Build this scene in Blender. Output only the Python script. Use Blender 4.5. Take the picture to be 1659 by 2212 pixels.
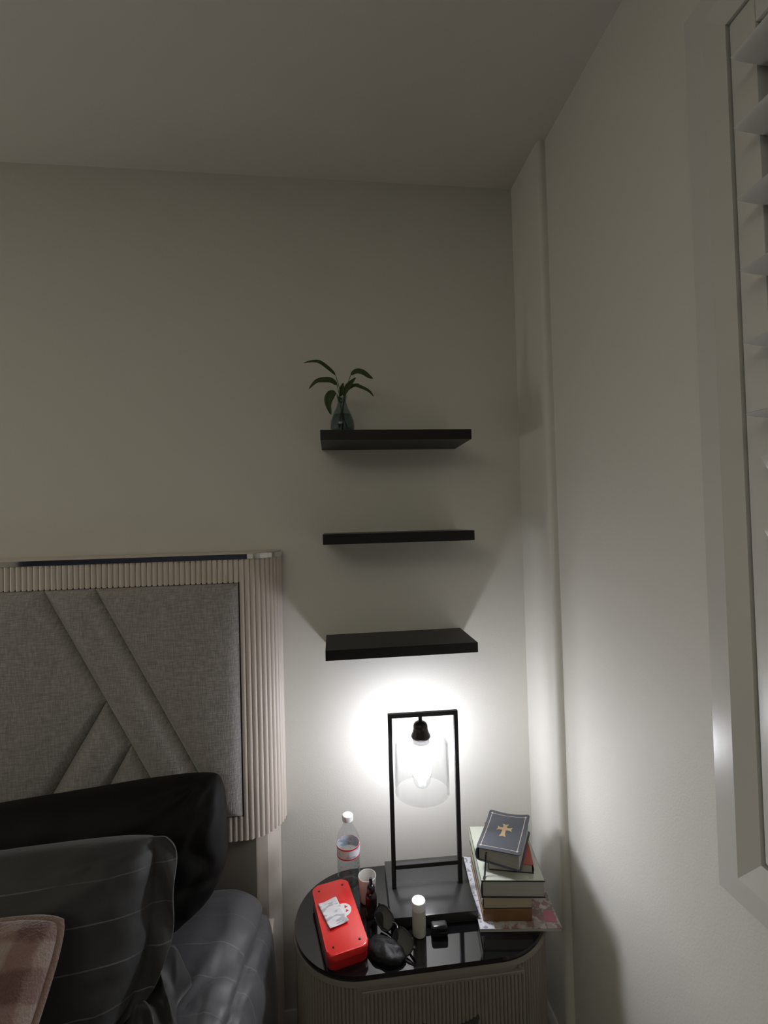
import bpy, bmesh, math, random
from mathutils import Vector, Matrix, noise

# ---------------------------------------------------------------- reset
for o in list(bpy.data.objects):
    bpy.data.objects.remove(o, do_unlink=True)
scene = bpy.context.scene
COL = scene.collection
random.seed(7)
PI = math.pi

# ---------------------------------------------------------------- camera
FOCAL_PX = 1001.86
YAW, PITCH, ROLL = 0.1094, 0.0211, -0.0266
EYE = Vector((-0.584, -1.3907, 1.545))
cam_d = bpy.data.cameras.new('camera')
cam = bpy.data.objects.new('camera', cam_d)
COL.objects.link(cam)
cam_d.sensor_fit = 'VERTICAL'
cam_d.sensor_height = 36.0
cam_d.lens = FOCAL_PX / 2212.0 * 36.0
cam_d.clip_start = 0.02
fw = Vector((math.sin(YAW) * math.cos(PITCH), math.cos(YAW) * math.cos(PITCH), math.sin(PITCH)))
rt = Vector((math.cos(YAW), -math.sin(YAW), 0))
up = rt.cross(fw)
c_, s_ = math.cos(ROLL), math.sin(ROLL)
rt, up = c_ * rt + s_ * up, -s_ * rt + c_ * up
cam.matrix_world = Matrix(((rt.x, up.x, -fw.x, EYE.x), (rt.y, up.y, -fw.y, EYE.y),
                           (rt.z, up.z, -fw.z, EYE.z), (0, 0, 0, 1)))
scene.camera = cam

# ---------------------------------------------------------------- world, light, exposure
world = bpy.data.worlds.new('night')
scene.world = world
world.use_nodes = True
world.node_tree.nodes['Background'].inputs[0].default_value = (0.010, 0.013, 0.012, 1)
world.node_tree.nodes['Background'].inputs[1].default_value = 0.4
vs = scene.view_settings
vs.view_transform = 'Standard'
vs.look = 'None'
vs.exposure = 0.0
vs.gamma = 1.0
vs.use_curve_mapping = False
BULB_STRENGTH = 106.0

# added fill, no fixture: upward spot behind the camera bounces off the ceiling
def bounce_fill(name, loc, energy, color):
    d = bpy.data.lights.new(name, 'SPOT')
    d.energy = energy
    d.color = color
    d.spot_size = math.radians(150)
    d.spot_blend = 0.6
    d.shadow_soft_size = 0.12
    o = bpy.data.objects.new(name, d)
    COL.objects.link(o)
    o.location = loc
    o.rotation_euler = (PI, 0, 0)
    return o
bounce_fill('ceiling_bounce_fill', (-1.75, -2.75, 1.75), 82.0, (1.0, 0.96, 0.82))
# second fill light, added out of frame left to lift right wall and ceiling
d_ = bpy.data.lights.new('left_fill_light', 'POINT')
d_.energy = 9.0
d_.shadow_soft_size = 0.07
d_.color = (1.0, 0.95, 0.84)
o_ = bpy.data.objects.new('left_fill_light', d_)
COL.objects.link(o_)
o_.location = (-2.95, -0.26, 1.30)

# ---------------------------------------------------------------- material helpers
MATS = {}
def mat(name, color=(0.8, 0.8, 0.8), rough=0.5, metal=0.0, spec=0.5, bump=None, var=None, coat=0.0, sheen=0.0):
    """bump=(scale, strength, distance, detail); var=(scale, amount)"""
    if name in MATS:
        return MATS[name]
    m = bpy.data.materials.new(name)
    m.use_nodes = True
    nt = m.node_tree
    b = nt.nodes['Principled BSDF']
    b.inputs['Base Color'].default_value = (*color, 1)
    b.inputs['Roughness'].default_value = rough
    b.inputs['Metallic'].default_value = metal
    b.inputs['Specular IOR Level'].default_value = spec
    b.inputs['Coat Weight'].default_value = coat
    b.inputs['Sheen Weight'].default_value = sheen
    tc = nt.nodes.new('ShaderNodeTexCoord')
    if var:
        n = nt.nodes.new('ShaderNodeTexNoise')
        n.inputs['Scale'].default_value = var[0]
        n.inputs['Detail'].default_value = 4
        nt.links.new(tc.outputs['Object'], n.inputs['Vector'])
        mx = nt.nodes.new('ShaderNodeMix')
        mx.data_type = 'RGBA'
        mx.inputs[6].default_value = (*[c * (1 - var[1]) for c in color], 1)
        mx.inputs[7].default_value = (*[min(1, c * (1 + var[1])) for c in color], 1)
        nt.links.new(n.outputs['Fac'], mx.inputs[0])
        nt.links.new(mx.outputs[2], b.inputs['Base Color'])
    if bump:
        n = nt.nodes.new('ShaderNodeTexNoise')
        n.inputs['Scale'].default_value = bump[0]
        n.inputs['Detail'].default_value = bump[3] if len(bump) > 3 else 2
        nt.links.new(tc.outputs['Object'], n.inputs['Vector'])
        bp = nt.nodes.new('ShaderNodeBump')
        bp.inputs['Strength'].default_value = bump[1]
        bp.inputs['Distance'].default_value = bump[2]
        nt.links.new(n.outputs['Fac'], bp.inputs['Height'])
        nt.links.new(bp.outputs['Normal'], b.inputs['Normal'])
    MATS[name] = m
    return m

def nodes_of(m):
    nt = m.node_tree
    return nt, nt.nodes['Principled BSDF']

def thin_glass(name, tint=(0.97, 0.98, 0.98), ior=1.45, rough=0.0, gain=1.0):
    m = bpy.data.materials.new(name)
    m.use_nodes = True
    nt = m.node_tree
    nt.nodes.remove(nt.nodes['Principled BSDF'])
    out = nt.nodes['Material Output']
    tr = nt.nodes.new('ShaderNodeBsdfTransparent')
    tr.inputs[0].default_value = (*tint, 1)
    gl = nt.nodes.new('ShaderNodeBsdfGlossy')
    gl.inputs['Roughness'].default_value = rough
    # Schlick reflectance, the same from both sides of the thin wall
    f0 = ((ior - 1) / (ior + 1)) ** 2
    lw = nt.nodes.new('ShaderNodeLayerWeight')
    lw.inputs[0].default_value = 0.5
    fr = nt.nodes.new('ShaderNodeMath')
    fr.operation = 'POWER'
    fr.inputs[1].default_value = 5.0
    nt.links.new(lw.outputs['Facing'], fr.inputs[0])
    ml = nt.nodes.new('ShaderNodeMath')
    ml.operation = 'MULTIPLY_ADD'
    ml.use_clamp = True
    ml.inputs[1].default_value = (1 - f0) * gain
    ml.inputs[2].default_value = f0 * gain
    mx = nt.nodes.new('ShaderNodeMixShader')
    nt.links.new(fr.outputs[0], ml.inputs[0])
    nt.links.new(ml.outputs[0], mx.inputs[0])
    nt.links.new(tr.outputs[0], mx.inputs[1])
    nt.links.new(gl.outputs[0], mx.inputs[2])
    nt.links.new(mx.outputs[0], out.inputs[0])
    MATS[name] = m
    return m

def emission(name, color, strength):
    m = bpy.data.materials.new(name)
    m.use_nodes = True
    nt = m.node_tree
    nt.nodes.remove(nt.nodes['Principled BSDF'])
    e = nt.nodes.new('ShaderNodeEmission')
    e.inputs[0].default_value = (*color, 1)
    e.inputs[1].default_value = strength
    nt.links.new(e.outputs[0], nt.nodes['Material Output'].inputs[0])
    MATS[name] = m
    return m

# ---------------------------------------------------------------- materials
WALL = mat('wall_paint', (0.80, 0.785, 0.735), 0.55, spec=0.3, bump=(260, 0.22, 0.002, 3))
CEIL = mat('ceiling_paint', (0.78, 0.76, 0.72), 0.8, spec=0.2, bump=(180, 0.2, 0.002, 3))
NAVY = mat('navy_trim_reflection', (0.030, 0.036, 0.060), 0.6, spec=0.3, bump=(260, 0.2, 0.002, 3))  # dark colour put on the unseen front wall so the chrome trim reflects dark
CARPET = mat('carpet', (0.30, 0.27, 0.23), 0.95, spec=0.1, bump=(700, 0.8, 0.004, 3), var=(40, 0.2))
TRIM = mat('trim_gloss_paint', (0.72, 0.71, 0.68), 0.22, spec=0.5, bump=(120, 0.06, 0.001, 2))
SHUTTER = mat('shutter_paint', (0.74, 0.73, 0.70), 0.35, spec=0.5)
BLACKSHELF = mat('black_shelf_laminate', (0.012, 0.012, 0.012), 0.42, spec=0.4, bump=(300, 0.06, 0.0006, 2))
BLACKMETAL = mat('black_powder_coat', (0.013, 0.012, 0.012), 0.42, spec=0.45, bump=(900, 0.08, 0.0003, 2))
BLACKBASE = mat('black_lamp_base', (0.028, 0.028, 0.029), 0.26, spec=0.6, bump=(900, 0.05, 0.0003, 2))
BRONZE = mat('dark_bronze_socket', (0.035, 0.028, 0.025), 0.35, metal=0.7)
CHROME = mat('chrome_trim', (0.82, 0.82, 0.84), 0.05, metal=1.0)
TAUPE = mat('taupe_lacquer', (0.74, 0.67, 0.61), 0.40, spec=0.45, bump=(200, 0.05, 0.0006, 2))
TAUPE2 = mat('taupe_nightstand_lacquer', (0.245, 0.218, 0.186), 0.42, spec=0.45, bump=(200, 0.05, 0.0006, 2))
BLACKGLASS = mat('black_glass_top', (0.006, 0.006, 0.007), 0.06, spec=0.5, coat=0.3)
DARKSTEEL = mat('dark_steel_handle', (0.20, 0.20, 0.21), 0.28, metal=0.9)
RED = mat('red_enamel_tin', (0.82, 0.024, 0.020), 0.28, spec=0.5, coat=0.4)
REDDARK = mat('red_enamel_tin_body', (0.42, 0.010, 0.012), 0.30, spec=0.5, coat=0.4)
WHITEPRINT = mat('white_print', (0.80, 0.79, 0.79), 0.5)
REDPRINT = mat('red_print', (0.50, 0.03, 0.04), 0.5)
RIVET = mat('rivet_metal', (0.06, 0.04, 0.04), 0.35, metal=0.6)
BLACKPLASTIC = mat('black_gloss_plastic', (0.010, 0.010, 0.011), 0.16, spec=0.5)
BLACKSOFT = mat('black_pouch_cloth', (0.007, 0.007, 0.008), 0.5, spec=0.3, bump=(160, 0.4, 0.002, 3))
AMBERBLACK = mat('dark_dropper_glass', (0.020, 0.010, 0.013), 0.12, spec=0.6)
WHITECAP = mat('white_cap_plastic', (0.82, 0.82, 0.82), 0.35)
FROST = mat('frosted_tube_plastic', (0.50, 0.51, 0.46), 0.25, spec=0.5)
CUP = mat('white_cup_plastic', (0.74, 0.72, 0.69), 0.35)
PAGES = None
WATERCAP = mat('bottle_cap', (0.86, 0.86, 0.86), 0.4)
GLASS = thin_glass('clear_shade_glass', (0.945, 0.95, 0.952), 1.5, 0.0, 1.0)
BULBGLASS = thin_glass('bulb_glass', (0.98, 0.99, 0.99), 1.4, 0.02, 0.8)
PET = thin_glass('bottle_plastic', (0.93, 0.94, 0.945), 1.5, 0.05, 1.0)
WATER = thin_glass('bottle_water', (0.90, 0.915, 0.92), 1.33, 0.02, 1.2)
VASEGLASS = thin_glass('smoky_vase_glass', (0.74, 0.79, 0.80), 1.45, 0.03, 1.0)
VASEWATER = thin_glass('vase_water', (0.72, 0.77, 0.76), 1.33, 0.0, 1.0)
PANE = thin_glass('window_pane_glass', (0.93, 0.95, 0.94), 1.45, 0.0, 1.0)
BULB = emission('bulb_glow', (0.985, 0.985, 1.045), BULB_STRENGTH)
LEAF = mat('plant_leaf', (0.052, 0.085, 0.022), 0.40, spec=0.4, var=(60, 0.3))
STEM = mat('plant_stem', (0.075, 0.105, 0.035), 0.5)
ROOT = mat('plant_root', (0.03, 0.035, 0.02), 0.7)
GOLD = mat('gold_foil', (0.42, 0.30, 0.16), 0.38, metal=0.35)
PALEGOLD = mat('pale_gold_line', (0.46, 0.38, 0.33), 0.45, metal=0.15)
BIBLE = mat('bible_cover', (0.048, 0.054, 0.068), 0.42, spec=0.45, bump=(420, 0.35, 0.0008, 3))
BLACKCOVER = mat('black_book_cover', (0.014, 0.014, 0.014), 0.45)
GREENCOVER = mat('pale_green_cover', (0.50, 0.53, 0.45), 0.35, var=(9, 0.12))
REDCOVER = mat('red_book_cover', (0.36, 0.045, 0.035), 0.42, var=(30, 0.2))
BROWNCOVER = mat('brown_book_cover', (0.17, 0.085, 0.035), 0.5, var=(25, 0.3))
BEIGECOVER = mat('beige_book_cover', (0.33, 0.29, 0.22), 0.5, var=(25, 0.2))
RIBBON = mat('black_ribbon', (0.012, 0.012, 0.012), 0.5)
GREYPAD = None

def page_mat(name, color):
    m = mat(name, color, 0.75, spec=0.2)
    nt, b = nodes_of(m)
    tc = nt.nodes.new('ShaderNodeTexCoord')
    mp = nt.nodes.new('ShaderNodeMapping')
    mp.inputs['Scale'].default_value = (3, 3, 900)
    n = nt.nodes.new('ShaderNodeTexNoise')
    n.inputs['Scale'].default_value = 1.0
    n.inputs['Detail'].default_value = 3
    nt.links.new(tc.outputs['Object'], mp.inputs[0])
    nt.links.new(mp.outputs[0], n.inputs['Vector'])
    mx = nt.nodes.new('ShaderNodeMix')
    mx.data_type = 'RGBA'
    mx.inputs[6].default_value = (*[c * 0.75 for c in color], 1)
    mx.inputs[7].default_value = (*[min(1, c * 1.2) for c in color], 1)
    nt.links.new(n.outputs['Fac'], mx.inputs[0])
    nt.links.new(mx.outputs[2], b.inputs['Base Color'])
    return m
PAGES = page_mat('book_pages', (0.40, 0.395, 0.365))
PAGESTAN = page_mat('book_pages_tan', (0.42, 0.36, 0.27))

def weave_mat(name, c1, c2, scale=420, rough=0.5, sheen=0.8, bumpd=0.0016):
    """upholstery with a fine cross weave and slub"""
    m = mat(name, c1, rough, spec=0.35, sheen=sheen)
    nt, b = nodes_of(m)
    tc = nt.nodes.new('ShaderNodeTexCoord')
    hs = []
    for sc in ((scale * 1.0, scale * 0.10, scale * 0.12), (scale * 0.12, scale * 0.1, scale * 1.0)):
        mp = nt.nodes.new('ShaderNodeMapping')
        mp.inputs['Scale'].default_value = sc
        n = nt.nodes.new('ShaderNodeTexNoise')
        n.inputs['Scale'].default_value = 1.0
        n.inputs['Detail'].default_value = 2
        nt.links.new(tc.outputs['Object'], mp.inputs[0])
        nt.links.new(mp.outputs[0], n.inputs['Vector'])
        hs.append(n)
    ad = nt.nodes.new('ShaderNodeMath')
    ad.operation = 'MULTIPLY'
    nt.links.new(hs[0].outputs['Fac'], ad.inputs[0])
    nt.links.new(hs[1].outputs['Fac'], ad.inputs[1])
    ramp = nt.nodes.new('ShaderNodeMapRange')
    ramp.inputs[1].default_value = 0.12
    ramp.inputs[2].default_value = 0.40
    nt.links.new(ad.outputs[0], ramp.inputs[0])
    mx = nt.nodes.new('ShaderNodeMix')
    mx.data_type = 'RGBA'
    mx.inputs[6].default_value = (*c2, 1)
    mx.inputs[7].default_value = (*c1, 1)
    nt.links.new(ramp.outputs[0], mx.inputs[0])
    nt.links.new(mx.outputs[2], b.inputs['Base Color'])
    bp = nt.nodes.new('ShaderNodeBump')
    bp.inputs['Strength'].default_value = 0.6
    bp.inputs['Distance'].default_value = bumpd
    nt.links.new(ramp.outputs[0], bp.inputs['Height'])
    nt.links.new(bp.outputs['Normal'], b.inputs['Normal'])
    return m
GREYPAD = weave_mat('grey_upholstery', (0.47, 0.44, 0.43), (0.26, 0.242, 0.235))

def pinstripe_mat(name, base, line, axis, pitch, width, rough=0.45, warp=0.012, coord='Object'):
    """dark satin sheet with thin pale lines that run along one axis"""
    m = mat(name, base, rough, spec=0.4, sheen=0.15)
    nt, b = nodes_of(m)
    tc = nt.nodes.new('ShaderNodeTexCoord')
    n = nt.nodes.new('ShaderNodeTexNoise')
    n.inputs['Scale'].default_value = 5.0
    n.inputs['Detail'].default_value = 1
    nt.links.new(tc.outputs[coord], n.inputs['Vector'])
    sp = nt.nodes.new('ShaderNodeSeparateXYZ')
    nt.links.new(tc.outputs[coord], sp.inputs[0])
    wv = nt.nodes.new('ShaderNodeMath')
    wv.operation = 'MULTIPLY_ADD'
    wv.inputs[1].default_value = warp
    nt.links.new(n.outputs['Fac'], wv.inputs[0])
    nt.links.new(sp.outputs[axis], wv.inputs[2])
    md = nt.nodes.new('ShaderNodeMath')
    md.operation = 'PINGPONG'
    md.inputs[1].default_value = pitch / 2
    nt.links.new(wv.outputs[0], md.inputs[0])
    mr = nt.nodes.new('ShaderNodeMapRange')
    mr.inputs[1].default_value = width * 0.4
    mr.inputs[2].default_value = width
    mr.inputs[3].default_value = 1.0
    mr.inputs[4].default_value = 0.0
    nt.links.new(md.outputs[0], mr.inputs[0])
    # lines fade in and out
    n2 = nt.nodes.new('ShaderNodeTexNoise')
    n2.inputs['Scale'].default_value = 9.0
    nt.links.new(tc.outputs[coord], n2.inputs['Vector'])
    m2 = nt.nodes.new('ShaderNodeMapRange')
    m2.inputs[1].default_value = 0.35
    m2.inputs[2].default_value = 0.65
    nt.links.new(n2.outputs['Fac'], m2.inputs[0])
    mu = nt.nodes.new('ShaderNodeMath')
    mu.operation = 'MULTIPLY'
    nt.links.new(mr.outputs[0], mu.inputs[0])
    nt.links.new(m2.outputs[0], mu.inputs[1])
    mx = nt.nodes.new('ShaderNodeMix')
    mx.data_type = 'RGBA'
    mx.inputs[6].default_value = (*base, 1)
    mx.inputs[7].default_value = (*line, 1)
    nt.links.new(mu.outputs[0], mx.inputs[0])
    nt.links.new(mx.outputs[2], b.inputs['Base Color'])
    nb = nt.nodes.new('ShaderNodeTexNoise')
    nb.inputs['Scale'].default_value = 14.0
    nb.inputs['Detail'].default_value = 3
    nt.links.new(tc.outputs[coord], nb.inputs['Vector'])
    bp = nt.nodes.new('ShaderNodeBump')
    bp.inputs['Strength'].default_value = 0.35
    bp.inputs['Distance'].default_value = 0.012
    nt.links.new(nb.outputs['Fac'], bp.inputs['Height'])
    nt.links.new(bp.outputs['Normal'], b.inputs['Normal'])
    return m
SHEET = pinstripe_mat('charcoal_pinstripe_sheet', (0.105, 0.106, 0.118), (0.24, 0.24, 0.25), 1, 0.075, 0.0016)
PILLOWSTRIPE = pinstripe_mat('charcoal_pinstripe_pillowcase', (0.036, 0.036, 0.039), (0.15, 0.15, 0.155), 1, 0.062, 0.0014, rough=0.6)
BLACKSATIN = mat('black_satin_pillowcase', (0.0085, 0.008, 0.008), 0.6, spec=0.15, bump=(11, 0.35, 0.012, 3))
SATINHEM = mat('dark_satin_hem', (0.026, 0.026, 0.027), 0.5, spec=0.3, sheen=0.25)
WHITESHEET = mat('white_mattress_ticking', (0.75, 0.75, 0.75), 0.7)

def plaid_mat():
    m = mat('plaid_plush', (0.2, 0.13, 0.12), 0.85, spec=0.2, sheen=0.6)
    nt, b = nodes_of(m)
    tc = nt.nodes.new('ShaderNodeTexCoord')
    n = nt.nodes.new('ShaderNodeTexNoise')
    n.inputs['Scale'].default_value = 40
    n.inputs['Detail'].default_value = 3
    nt.links.new(tc.outputs['Object'], n.inputs['Vector'])
    jit = nt.nodes.new('ShaderNodeVectorMath')
    jit.operation = 'MULTIPLY_ADD'
    jit.inputs[1].default_value = (0.016, 0.016, 0.0)
    nt.links.new(n.outputs['Color'], jit.inputs[0])
    nt.links.new(tc.outputs['Object'], jit.inputs[2])
    sp = nt.nodes.new('ShaderNodeSeparateXYZ')
    nt.links.new(jit.outputs[0], sp.inputs[0])
    bands = []
    for ax, off in ((0, 0.013), (1, 0.02)):
        ad = nt.nodes.new('ShaderNodeMath')
        ad.inputs[1].default_value = off + 10.0
        nt.links.new(sp.outputs[ax], ad.inputs[0])
        pp = nt.nodes.new('ShaderNodeMath')
        pp.operation = 'PINGPONG'
        pp.inputs[1].default_value = 0.036
        nt.links.new(ad.outputs[0], pp.inputs[0])
        st = nt.nodes.new('ShaderNodeMapRange')
        st.inputs[1].default_value = 0.014
        st.inputs[2].default_value = 0.020
        nt.links.new(pp.outputs[0], st.inputs[0])
        bands.append(st)
    sm = nt.nodes.new('ShaderNodeMath')
    sm.operation = 'ADD'
    nt.links.new(bands[0].outputs[0], sm.inputs[0])
    nt.links.new(bands[1].outputs[0], sm.inputs[1])
    hf = nt.nodes.new('ShaderNodeMath')
    hf.operation = 'MULTIPLY'
    hf.inputs[1].default_value = 0.5
    nt.links.new(sm.outputs[0], hf.inputs[0])
    cr = nt.nodes.new('ShaderNodeValToRGB')
    cr.color_ramp.elements[0].color = (0.40, 0.31, 0.275, 1)
    cr.color_ramp.elements[1].color = (0.17, 0.085, 0.08, 1)
    e = cr.color_ramp.elements.new(0.5)
    e.color = (0.29, 0.18, 0.165, 1)
    nt.links.new(hf.outputs[0], cr.inputs[0])
    nt.links.new(cr.outputs[0], b.inputs['Base Color'])
    n2 = nt.nodes.new('ShaderNodeTexNoise')
    n2.inputs['Scale'].default_value = 260
    n2.inputs['Detail'].default_value = 4
    nt.links.new(tc.outputs['Object'], n2.inputs['Vector'])
    bp = nt.nodes.new('ShaderNodeBump')
    bp.inputs['Strength'].default_value = 0.9
    bp.inputs['Distance'].default_value = 0.004
    nt.links.new(n2.outputs['Fac'], bp.inputs['Height'])
    nt.links.new(bp.outputs['Normal'], b.inputs['Normal'])
    return m
PLAID = plaid_mat()
PLAIDEDGE = mat('plush_piping', (0.25, 0.165, 0.135), 0.9, sheen=0.6, bump=(260, 0.9, 0.004, 4))

def print_mat(name, base, inks, scale, thr=0.5, stretch=(1, 1, 1), rough=0.5):
    """paper with smudgy printed marks"""
    m = mat(name, base, rough, spec=0.3)
    nt, b = nodes_of(m)
    tc = nt.nodes.new('ShaderNodeTexCoord')
    mp = nt.nodes.new('ShaderNodeMapping')
    mp.inputs['Scale'].default_value = stretch
    nt.links.new(tc.outputs['Object'], mp.inputs[0])
    prev = None
    for i, ink in enumerate(inks):
        n = nt.nodes.new('ShaderNodeTexNoise')
        n.inputs['Scale'].default_value = scale * (1 + 0.35 * i)
        n.inputs['Detail'].default_value = 2
        ofs = nt.nodes.new('ShaderNodeVectorMath')
        ofs.inputs[1].default_value = (3.7 * i, 1.9 * i, 0.3)
        nt.links.new(mp.outputs[0], ofs.inputs[0])
        nt.links.new(ofs.outputs[0], n.inputs['Vector'])
        mr = nt.nodes.new('ShaderNodeMapRange')
        mr.inputs[1].default_value = thr
        mr.inputs[2].default_value = thr + 0.06
        nt.links.new(n.outputs['Fac'], mr.inputs[0])
        mx = nt.nodes.new('ShaderNodeMix')
        mx.data_type = 'RGBA'
        mx.inputs[6].default_value = (*base, 1)
        mx.inputs[7].default_value = (*ink, 1)
        if prev:
            nt.links.new(prev, mx.inputs[6])
        nt.links.new(mr.outputs[0], mx.inputs[0])
        prev = mx.outputs[2]
    nt.links.new(prev, b.inputs['Base Color'])
    return m
RECEIPT = print_mat('receipt_paper', (0.74, 0.73, 0.75), [(0.46, 0.45, 0.48)], 34, 0.50, (1, 3.2, 1))
MAGCOVER = print_mat('magazine_cover', (0.36, 0.32, 0.285), [(0.20, 0.145, 0.13), (0.44, 0.41, 0.37), (0.26, 0.14, 0.14)], 34, 0.54)
MAGPAPER = print_mat('magazine_paper_border', (0.62, 0.62, 0.68), [(0.26, 0.26, 0.30)], 120, 0.56, (1, 1, 1))
MAGPINK = mat('magazine_pink_patch', (0.38, 0.10, 0.15), 0.45, var=(60, 0.25))
BOTTLELABEL = print_mat('bottle_label', (0.66, 0.70, 0.76), [(0.38, 0.46, 0.56), (0.72, 0.74, 0.78)], 40, 0.52)
BOTTLERED = mat('bottle_label_red', (0.62, 0.03, 0.05), 0.4)

# ---------------------------------------------------------------- mesh helpers
def obj(name, verts, faces, material, parent=None, smooth=None, loc=None, rot=None):
    me = bpy.data.meshes.new(name)
    me.from_pydata([tuple(v) for v in verts], [], faces)
    bm = bmesh.new()
    bm.from_mesh(me)
    bmesh.ops.recalc_face_normals(bm, faces=bm.faces)
    bm.to_mesh(me)
    bm.free()
    me.update()
    return link(name, me, material, parent, smooth, loc, rot)

def link(name, me, material, parent=None, smooth=None, loc=None, rot=None):
    if material is not None and not me.materials:
        me.materials.append(material)
    if smooth is not None:
        me.polygons.foreach_set('use_smooth', [True] * len(me.polygons))
        me.set_sharp_from_angle(angle=math.radians(smooth))
    o = bpy.data.objects.new(name, me)
    COL.objects.link(o)
    if parent is not None:
        o.parent = parent
    if loc is not None:
        o.location = loc
    if rot is not None:
        o.rotation_euler = rot
    return o

def bm_obj(name, bm, material, parent=None, smooth=None, loc=None, rot=None):
    bmesh.ops.recalc_face_normals(bm, faces=bm.faces)
    me = bpy.data.meshes.new(name)
    bm.to_mesh(me)
    bm.free()
    return link(name, me, material, parent, smooth, loc, rot)

def box_geo(x0, x1, y0, y1, z0, z1, base=0):
    v = [(x0, y0, z0), (x1, y0, z0), (x1, y1, z0), (x0, y1, z0), (x0, y0, z1), (x1, y0, z1), (x1, y1, z1), (x0, y1, z1)]
    f = [(0, 3, 2, 1), (4, 5, 6, 7), (0, 1, 5, 4), (1, 2, 6, 5), (2, 3, 7, 6), (3, 0, 4, 7)]
    return v, [tuple(i + base for i in q) for q in f]

def boxes(name, lst, material, parent=None, smooth=None):
    V, F = [], []
    for b in lst:
        v, f = box_geo(*b, base=len(V))
        V += v
        F += f
    return obj(name, V, F, material, parent, smooth)

def rbox(name, x0, x1, y0, y1, z0, z1, r, material, parent=None, seg=2, loc=None, rot=None, smooth=35):
    """box with bevelled edges"""
    bm = bmesh.new()
    v, f = box_geo(x0, x1, y0, y1, z0, z1)
    vs_ = [bm.verts.new(p) for p in v]
    for q in f:
        bm.faces.new([vs_[i] for i in q])
    if r > 0:
        bmesh.ops.bevel(bm, geom=list(bm.edges), offset=r, segments=seg, profile=0.5, affect='EDGES', clamp_overlap=True)
    return bm_obj(name, bm, material, parent, smooth, loc, rot)

def prism(name, poly, z0, z1, material, parent=None, bevel=0.0, seg=2, smooth=35, loc=None, rot=None):
    """plan polygon extruded in z, optional bevel of the rim edges"""
    bm = bmesh.new()
    lo = [bm.verts.new((x, y, z0)) for x, y in poly]
    hi = [bm.verts.new((x, y, z1)) for x, y in poly]
    n = len(poly)
    bm.faces.new(list(reversed(lo)))
    bm.faces.new(hi)
    for i in range(n):
        bm.faces.new((lo[i], lo[(i + 1) % n], hi[(i + 1) % n], hi[i]))
    if bevel > 0:
        rim = [e for e in bm.edges if abs(e.verts[0].co.z - e.verts[1].co.z) < 1e-7]
        bmesh.ops.bevel(bm, geom=rim, offset=bevel, segments=seg, profile=0.5, affect='EDGES')
    return bm_obj(name, bm, material, parent, smooth, loc, rot)

def lathe(name, prof, material, parent=None, seg=40, smooth=40, loc=None, rot=None, closed=False):
    """profile of (r, z) turned about z"""
    V, F = [], []
    for r, z in prof:
        for k in range(seg):
            a = 2 * PI * k / seg
            V.append((r * math.cos(a), r * math.sin(a), z))
    n = len(prof)
    for i in range(n - 1 + (1 if closed else 0)):
        j = (i + 1) % n
        for k in range(seg):
            F.append((i * seg + k, i * seg + (k + 1) % seg, j * seg + (k + 1) % seg, j * seg + k))
    if not closed:
        for i, r_ in ((0, prof[0][0]), (n - 1, prof[-1][0])):
            if r_ > 1e-6:
                pass
    me_o = obj(name, V, F, material, parent, None, loc, rot)
    bm = bmesh.new()
    bm.from_mesh(me_o.data)
    bmesh.ops.remove_doubles(bm, verts=bm.verts, dist=1e-6)
    bmesh.ops.recalc_face_normals(bm, faces=bm.faces)
    bm.to_mesh(me_o.data)
    bm.free()
    me_o.data.polygons.foreach_set('use_smooth', [True] * len(me_o.data.polygons))
    me_o.data.set_sharp_from_angle(angle=math.radians(smooth))
    return me_o

def tube_geo(pts, rad, seg=8, base=0, cap=True):
    """tube along points; rad float or list"""
    V, F = [], []
    P = [Vector(p) for p in pts]
    n = len(P)
    prev_n = None
    for i in range(n):
        t = (P[min(i + 1, n - 1)] - P[max(i - 1, 0)]).normalized()
        if prev_n is None:
            a = Vector((0, 0, 1)) if abs(t.z) < 0.9 else Vector((1, 0, 0))
            nn = t.cross(a).normalized()
        else:
            nn = (prev_n - t * prev_n.dot(t)).normalized()
        prev_n = nn
        bb = t.cross(nn)
        r = rad[i] if isinstance(rad, (list, tuple)) else rad
        for k in range(seg):
            a = 2 * PI * k / seg
            V.append(tuple(P[i] + (nn * math.cos(a) + bb * math.sin(a)) * r))
    for i in range(n - 1):
        for k in range(seg):
            F.append((base + i * seg + k, base + i * seg + (k + 1) % seg, base + (i + 1) * seg + (k + 1) % seg, base + (i + 1) * seg + k))
    if cap:
        F.append(tuple(base + k for k in reversed(range(seg))))
        F.append(tuple(base + (n - 1) * seg + k for k in range(seg)))
    return V, F

def tube(name, pts, rad, material, parent=None, seg=8, loc=None, rot=None):
    V, F = tube_geo(pts, rad, seg)
    return obj(name, V, F, material, parent, 50, loc, rot)

def empty(name, loc, rz=0.0, rot=None):
    o = bpy.data.objects.new(name, None)
    COL.objects.link(o)
    o.location = loc
    o.rotation_euler = rot if rot else (0, 0, rz)
    o.empty_display_size = 0.05
    return o

def tag(o, label, cat, group=None):
    o['label'] = label
    o['category'] = cat
    if group:
        o['group'] = group
    return o

def structure(o):
    o['kind'] = 'structure'
    return o

def smoothstep(a, b, x):
    t = max(0.0, min(1.0, (x - a) / (b - a)))
    return t * t * (3 - 2 * t)

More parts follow.
